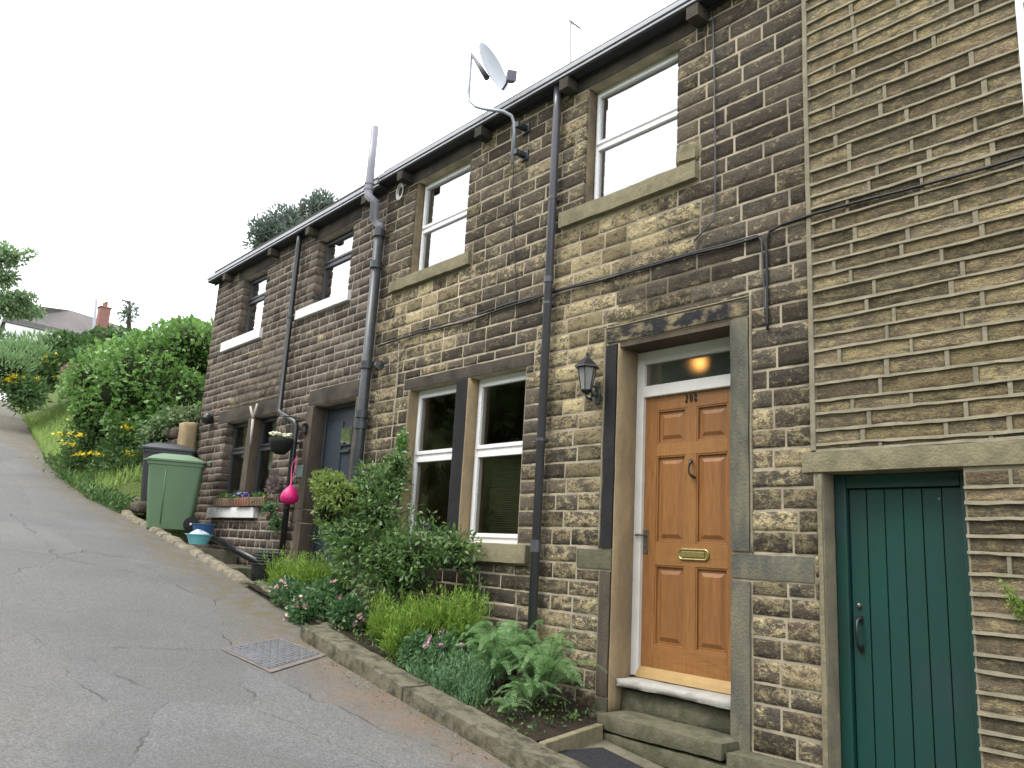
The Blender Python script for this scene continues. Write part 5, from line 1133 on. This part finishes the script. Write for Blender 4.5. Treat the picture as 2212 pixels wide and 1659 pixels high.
feather('grass_tuft', 'tuft of thin striped grass between the two lime clumps', [(770, 1360, -.6, .06, 1), (790, 1350, -.5, .05, .6)], 130, .20, leafmat('striped_blade', (.22, .26, .10), (.40, .42, .24), (.14, .18, .06), .3), .007, .9, leafy=False)
feather('grey_green_shrub', 'blue-green needle-leaved clump next to the kerb by the ferns', [(925, 1480, -.74, .14, 1), (975, 1500, -.72, .15, 1), (1020, 1490, -.62, .13, .8), (1005, 1530, -.74, .12, .6)], 200, .20, BLG, .005, .9)
def rosebed(lab, ells, n, nf, fm, fsz):
    t = thing('flowering_shrub', lab, 'flowering shrub', (ells[0][0][0], ells[0][0][1], ells[0][0][2]-.2)); P, D_ = blob(ells, n, .7, .4, 4, 2); fast('foliage', *leaves(P, D_, .042, .5, .2, .8), DRK, t)
    P, D_ = blob(ells, nf, .05, .35, 4, 2); PP = np.repeat(P+D_*.015, 5, 0)+npr.normal(0, .012, (nf*5, 3)); fast('flowers', *flowers(PP, fsz, 5), fm, t); core(ells, .5).build('branches', DEEP, t, True)
rosebed('low shrub with pale pink flowers spilling over the kerb at the upper end', [E(635, 1290, -.74, .24, .18, .15), E(685, 1310, -.78, .24, .18, .16), E(745, 1320, -.66, .24, .18, .12), E(655, 1330, -.86, .22, .16, .14), E(700, 1285, -.6, .22, .16, .15), E(610, 1275, -.75, .16, .12, .12)], 7500, 60, PFL, .019)
rosebed('dark-leaved shrub with mauve flowers before the ferns', [E(905, 1400, -.7, .14, .12, .12), E(960, 1405, -.6, .15, .12, .12), E(930, 1430, -.72, .13, .11, .1), E(985, 1440, -.62, .13, .1, .1), E(890, 1420, -.75, .1, .1, .1)], 4200, 24, MFL, .018)
rosebed('trailing plant with a red flower at the right end of the white sill', [E(585, 1100, -.16, .12, .08, .10), E(596, 1130, -.14, .09, .07, .12)], 500, 2, RFL, .02)
# flowers in window boxes
for (px, py, mt, lab, k_) in ((485, 1068, YEL, 'yellowing plant in the left trough on the white sill', 10), (520, 1064, VFL, 'violet flowers in the middle trough on the white sill', 40), (560, 1068, YFL, 'mixed yellow flowers in the right trough on the white sill', 8)):
    e = [E(px, py+8, -.06, .16, .06, .05)]; t = thing('window_box_plant', lab, 'flowers', e[0][0]); P, D_ = blob(e, 260, .8, .3, 4, 2); fast('foliage', *leaves(P, D_, .05, .4, .3, .8), HRB, t)
    P, D_ = blob(e, k_, .1, .2, 4, 1); fast('flowers', *flowers(P, .03, 6), mt, t)
bush('heather_pot', 'mauve and grey heather at the right end of the sill', 'plant', [E(592, 1045, -.1, .14, .08, .12)], 900, .035, leafmat('mauve_leaf', (.16, .17, .12), (.26, .16, .20), None, .2), .35, .3, .8, cr=False, shell=.9)
# wire basket planter and pots by the steps
c = at(575, 1222, -.5); t = thing('planter_pot', 'grey-green open basket planter at the foot of the downpipe', 'planter', tuple(c)); q = MB()
for i in range(6):
    r_ = .10+.012*i; q.tube([(c.x+r_*math.cos(2*math.pi*j/22), c.y+r_*.9*math.sin(2*math.pi*j/22), c.z+.02+.03*i) for j in range(22)], .008, 5, closed=True)
for j in range(14):
    a_ = 2*math.pi*j/14; q.tube([(c.x+.09*math.cos(a_), c.y+.081*math.sin(a_), c.z), (c.x+.165*math.cos(a_), c.y+.15*math.sin(a_), c.z+.18)], .007, 5)
q.build('basket', plain('mossy_wire', (.09, .115, .10), .7, .3, var=.4), t, True); MB().lathe([(0, 0), (.085, 0), (.13, .13), (0, .13)], tuple(c), 16).build('soil', SOIL, t)
c = at(562, 1262, -.6); q = MB(); q.lathe([(0, 0), (.09, 0), (.12, .20), (.13, .205), (.13, .22), (.10, .21), (.0, .19)], tuple(c), 20); tag(q.build('plant_pot', BLACKP, None, True, ang=40), 'black plastic pot below the basket planter', 'pot')
c = at(565, 1225, -.62)
# ferns
def fern(px, py, Y, L_, nf, lab, lift=1., seed=0):
    x_ = fX(px, py, Y); p0 = Vector((x_, Y, bedh(x_, Y)+.01)); t = thing('fern', lab, 'fern', tuple(p0), 'ferns at the near end of the bed'); r_ = random.Random(seed); V = []; F = []; C_ = []; q = MB()
    for f_ in range(nf):
        a_ = 2*math.pi*f_/nf+r_.uniform(-.3, .3); l_ = L_*r_.uniform(.65, 1.1); le = r_.uniform(.35, .95); hi = l_*lift*r_.uniform(.8, 1.15)*(1.25-.5*le); pts = []; NP = 18
        for i in range(NP):
            s_ = i/(NP-1); out = l_*le*(.35*s_+.65*s_*s_); zz = hi*(1.75*s_-.75*s_*s_-.42*le*s_**4*1.6)
            yy = p0.y+math.sin(a_)*out*.8; yy = -.02-(.06*r_.random()*s_) if yy > -.03 else yy
            pts.append(Vector((p0.x+math.cos(a_)*out, yy, p0.z+zz)))
        q.tube(pts, list(np.linspace(.0035, .001, NP)), 4)
        N_ = int(l_/.016)
        for i in range(int(N_*.22), N_):
            u_ = i/N_; s_ = u_*(NP-1); k_ = min(NP-2, int(s_)); P_ = pts[k_].lerp(pts[k_+1], s_-k_); d0 = (pts[k_+1]-pts[k_]).normalized(); sd_ = d0.cross(Vector((0, 0, 1)))
            if sd_.length < .15: sd_ = Vector((-math.sin(a_), math.cos(a_), 0))
            sd_.normalize(); w_ = l_*.22*min(1, (u_-.18)*3.2)*(1-u_)**.75+.006; tone = r_.random(); t2 = r_.random()
            for sg in (-1, 1):
                d = (sd_*sg+d0*.4+Vector((0, 0, -.12-.25*r_.random()))).normalized(); n_ = max(2, int(w_/.010))
                for j in range(n_):
                    b_ = P_+d*(w_*j/n_)+Vector((0, 0, -.12*w_*(j/n_)**2)); l2 = .0125*(1-j/n_*.5)
                    for s2 in (-1, 1):
                        e_d = (d0*s2+d*.55).normalized(); kk_ = len(V); V += [tuple(b_), tuple(b_+e_d*l2*.5+d*.0045), tuple(b_+e_d*l2), tuple(b_+e_d*l2*.5-d*.003)]; F.append((kk_, kk_+1, kk_+2, kk_+3)); C_ += [(tone, t2, 0)]*4
    fast('frond', np.array(V), np.array(F), np.array(C_), FRN, t); q.build('stalks', BARK, t, True)
fern(1075, 1530, -.42, .66, 38, 'tall fern left of the drainpipe foot', .85, 1); fern(1175, 1540, -.30, .62, 38, 'tall fern arching beside the door jamb', .85, 2); fern(1110, 1480, -.18, .64, 28, 'fern behind the others against the wall and pipe', .9, 3); fern(1095, 1600, -.72, .24, 18, 'small young fern behind the kerb', .7, 4); fern(1020, 1490, -.36, .54, 30, 'fern next to the lime clump', .85, 5); fern(1140, 1570, -.50, .44, 24, 'short fern between the two tall ones', .75, 6)
P = np.stack([npr.uniform(-8.2, -3.95, 2600), npr.uniform(-.84, -.1, 2600), np.zeros(2600)], 1); P[:, 2] = [bedh(a_, b_)+npr.uniform(0, .05) for a_, b_ in P[:, :2]]
fast('ground_cover', *leaves(P, np.tile([0, 0, 1.], (2600, 1)), .03, .5, 0, 1.), SHR, None, 'low dark ground cover over the bed', 'ground cover', 'stuff')
# weed on wall A
t = thing('wall_weed', 'yellow-green weed growing out of the tan wall right of the green door', 'weed', G(2195, 1320, -.02))
shoots(t, [[G(2212, 1330, -.01), G(2195, 1300, -.05), G(2175, 1268, -.06)], [G(2205, 1320, -.01), G(2185, 1290, -.05), G(2160, 1255, -.04)], [G(2210, 1340, -.02), G(2190, 1310, -.05), G(2180, 1285, -.06)]], 90, .02, LIM, .0012, .014)
# fallen leaves / crumbs along the kerb
P = np.stack([npr.uniform(-6.4, -3.4, 420), -1.12-np.abs(npr.normal(0, .13, 420)), np.zeros(420)], 1); P[:, 2] = [zr(a_)+.012 for a_ in P[:, 0]]
fast('leaf_litter', *leaves(P, np.tile([0, 0, .05], (420, 1)), .013, .6, 0, .8), leafmat('dry_litter', (.20, .13, .08), (.28, .21, .13), None, .1), None, 'dry leaf litter along the kerb', 'litter', 'stuff')
print('objects', len(bpy.data.objects), 'verts', sum(len(o.data.vertices) for o in bpy.data.objects if o.type == 'MESH'))
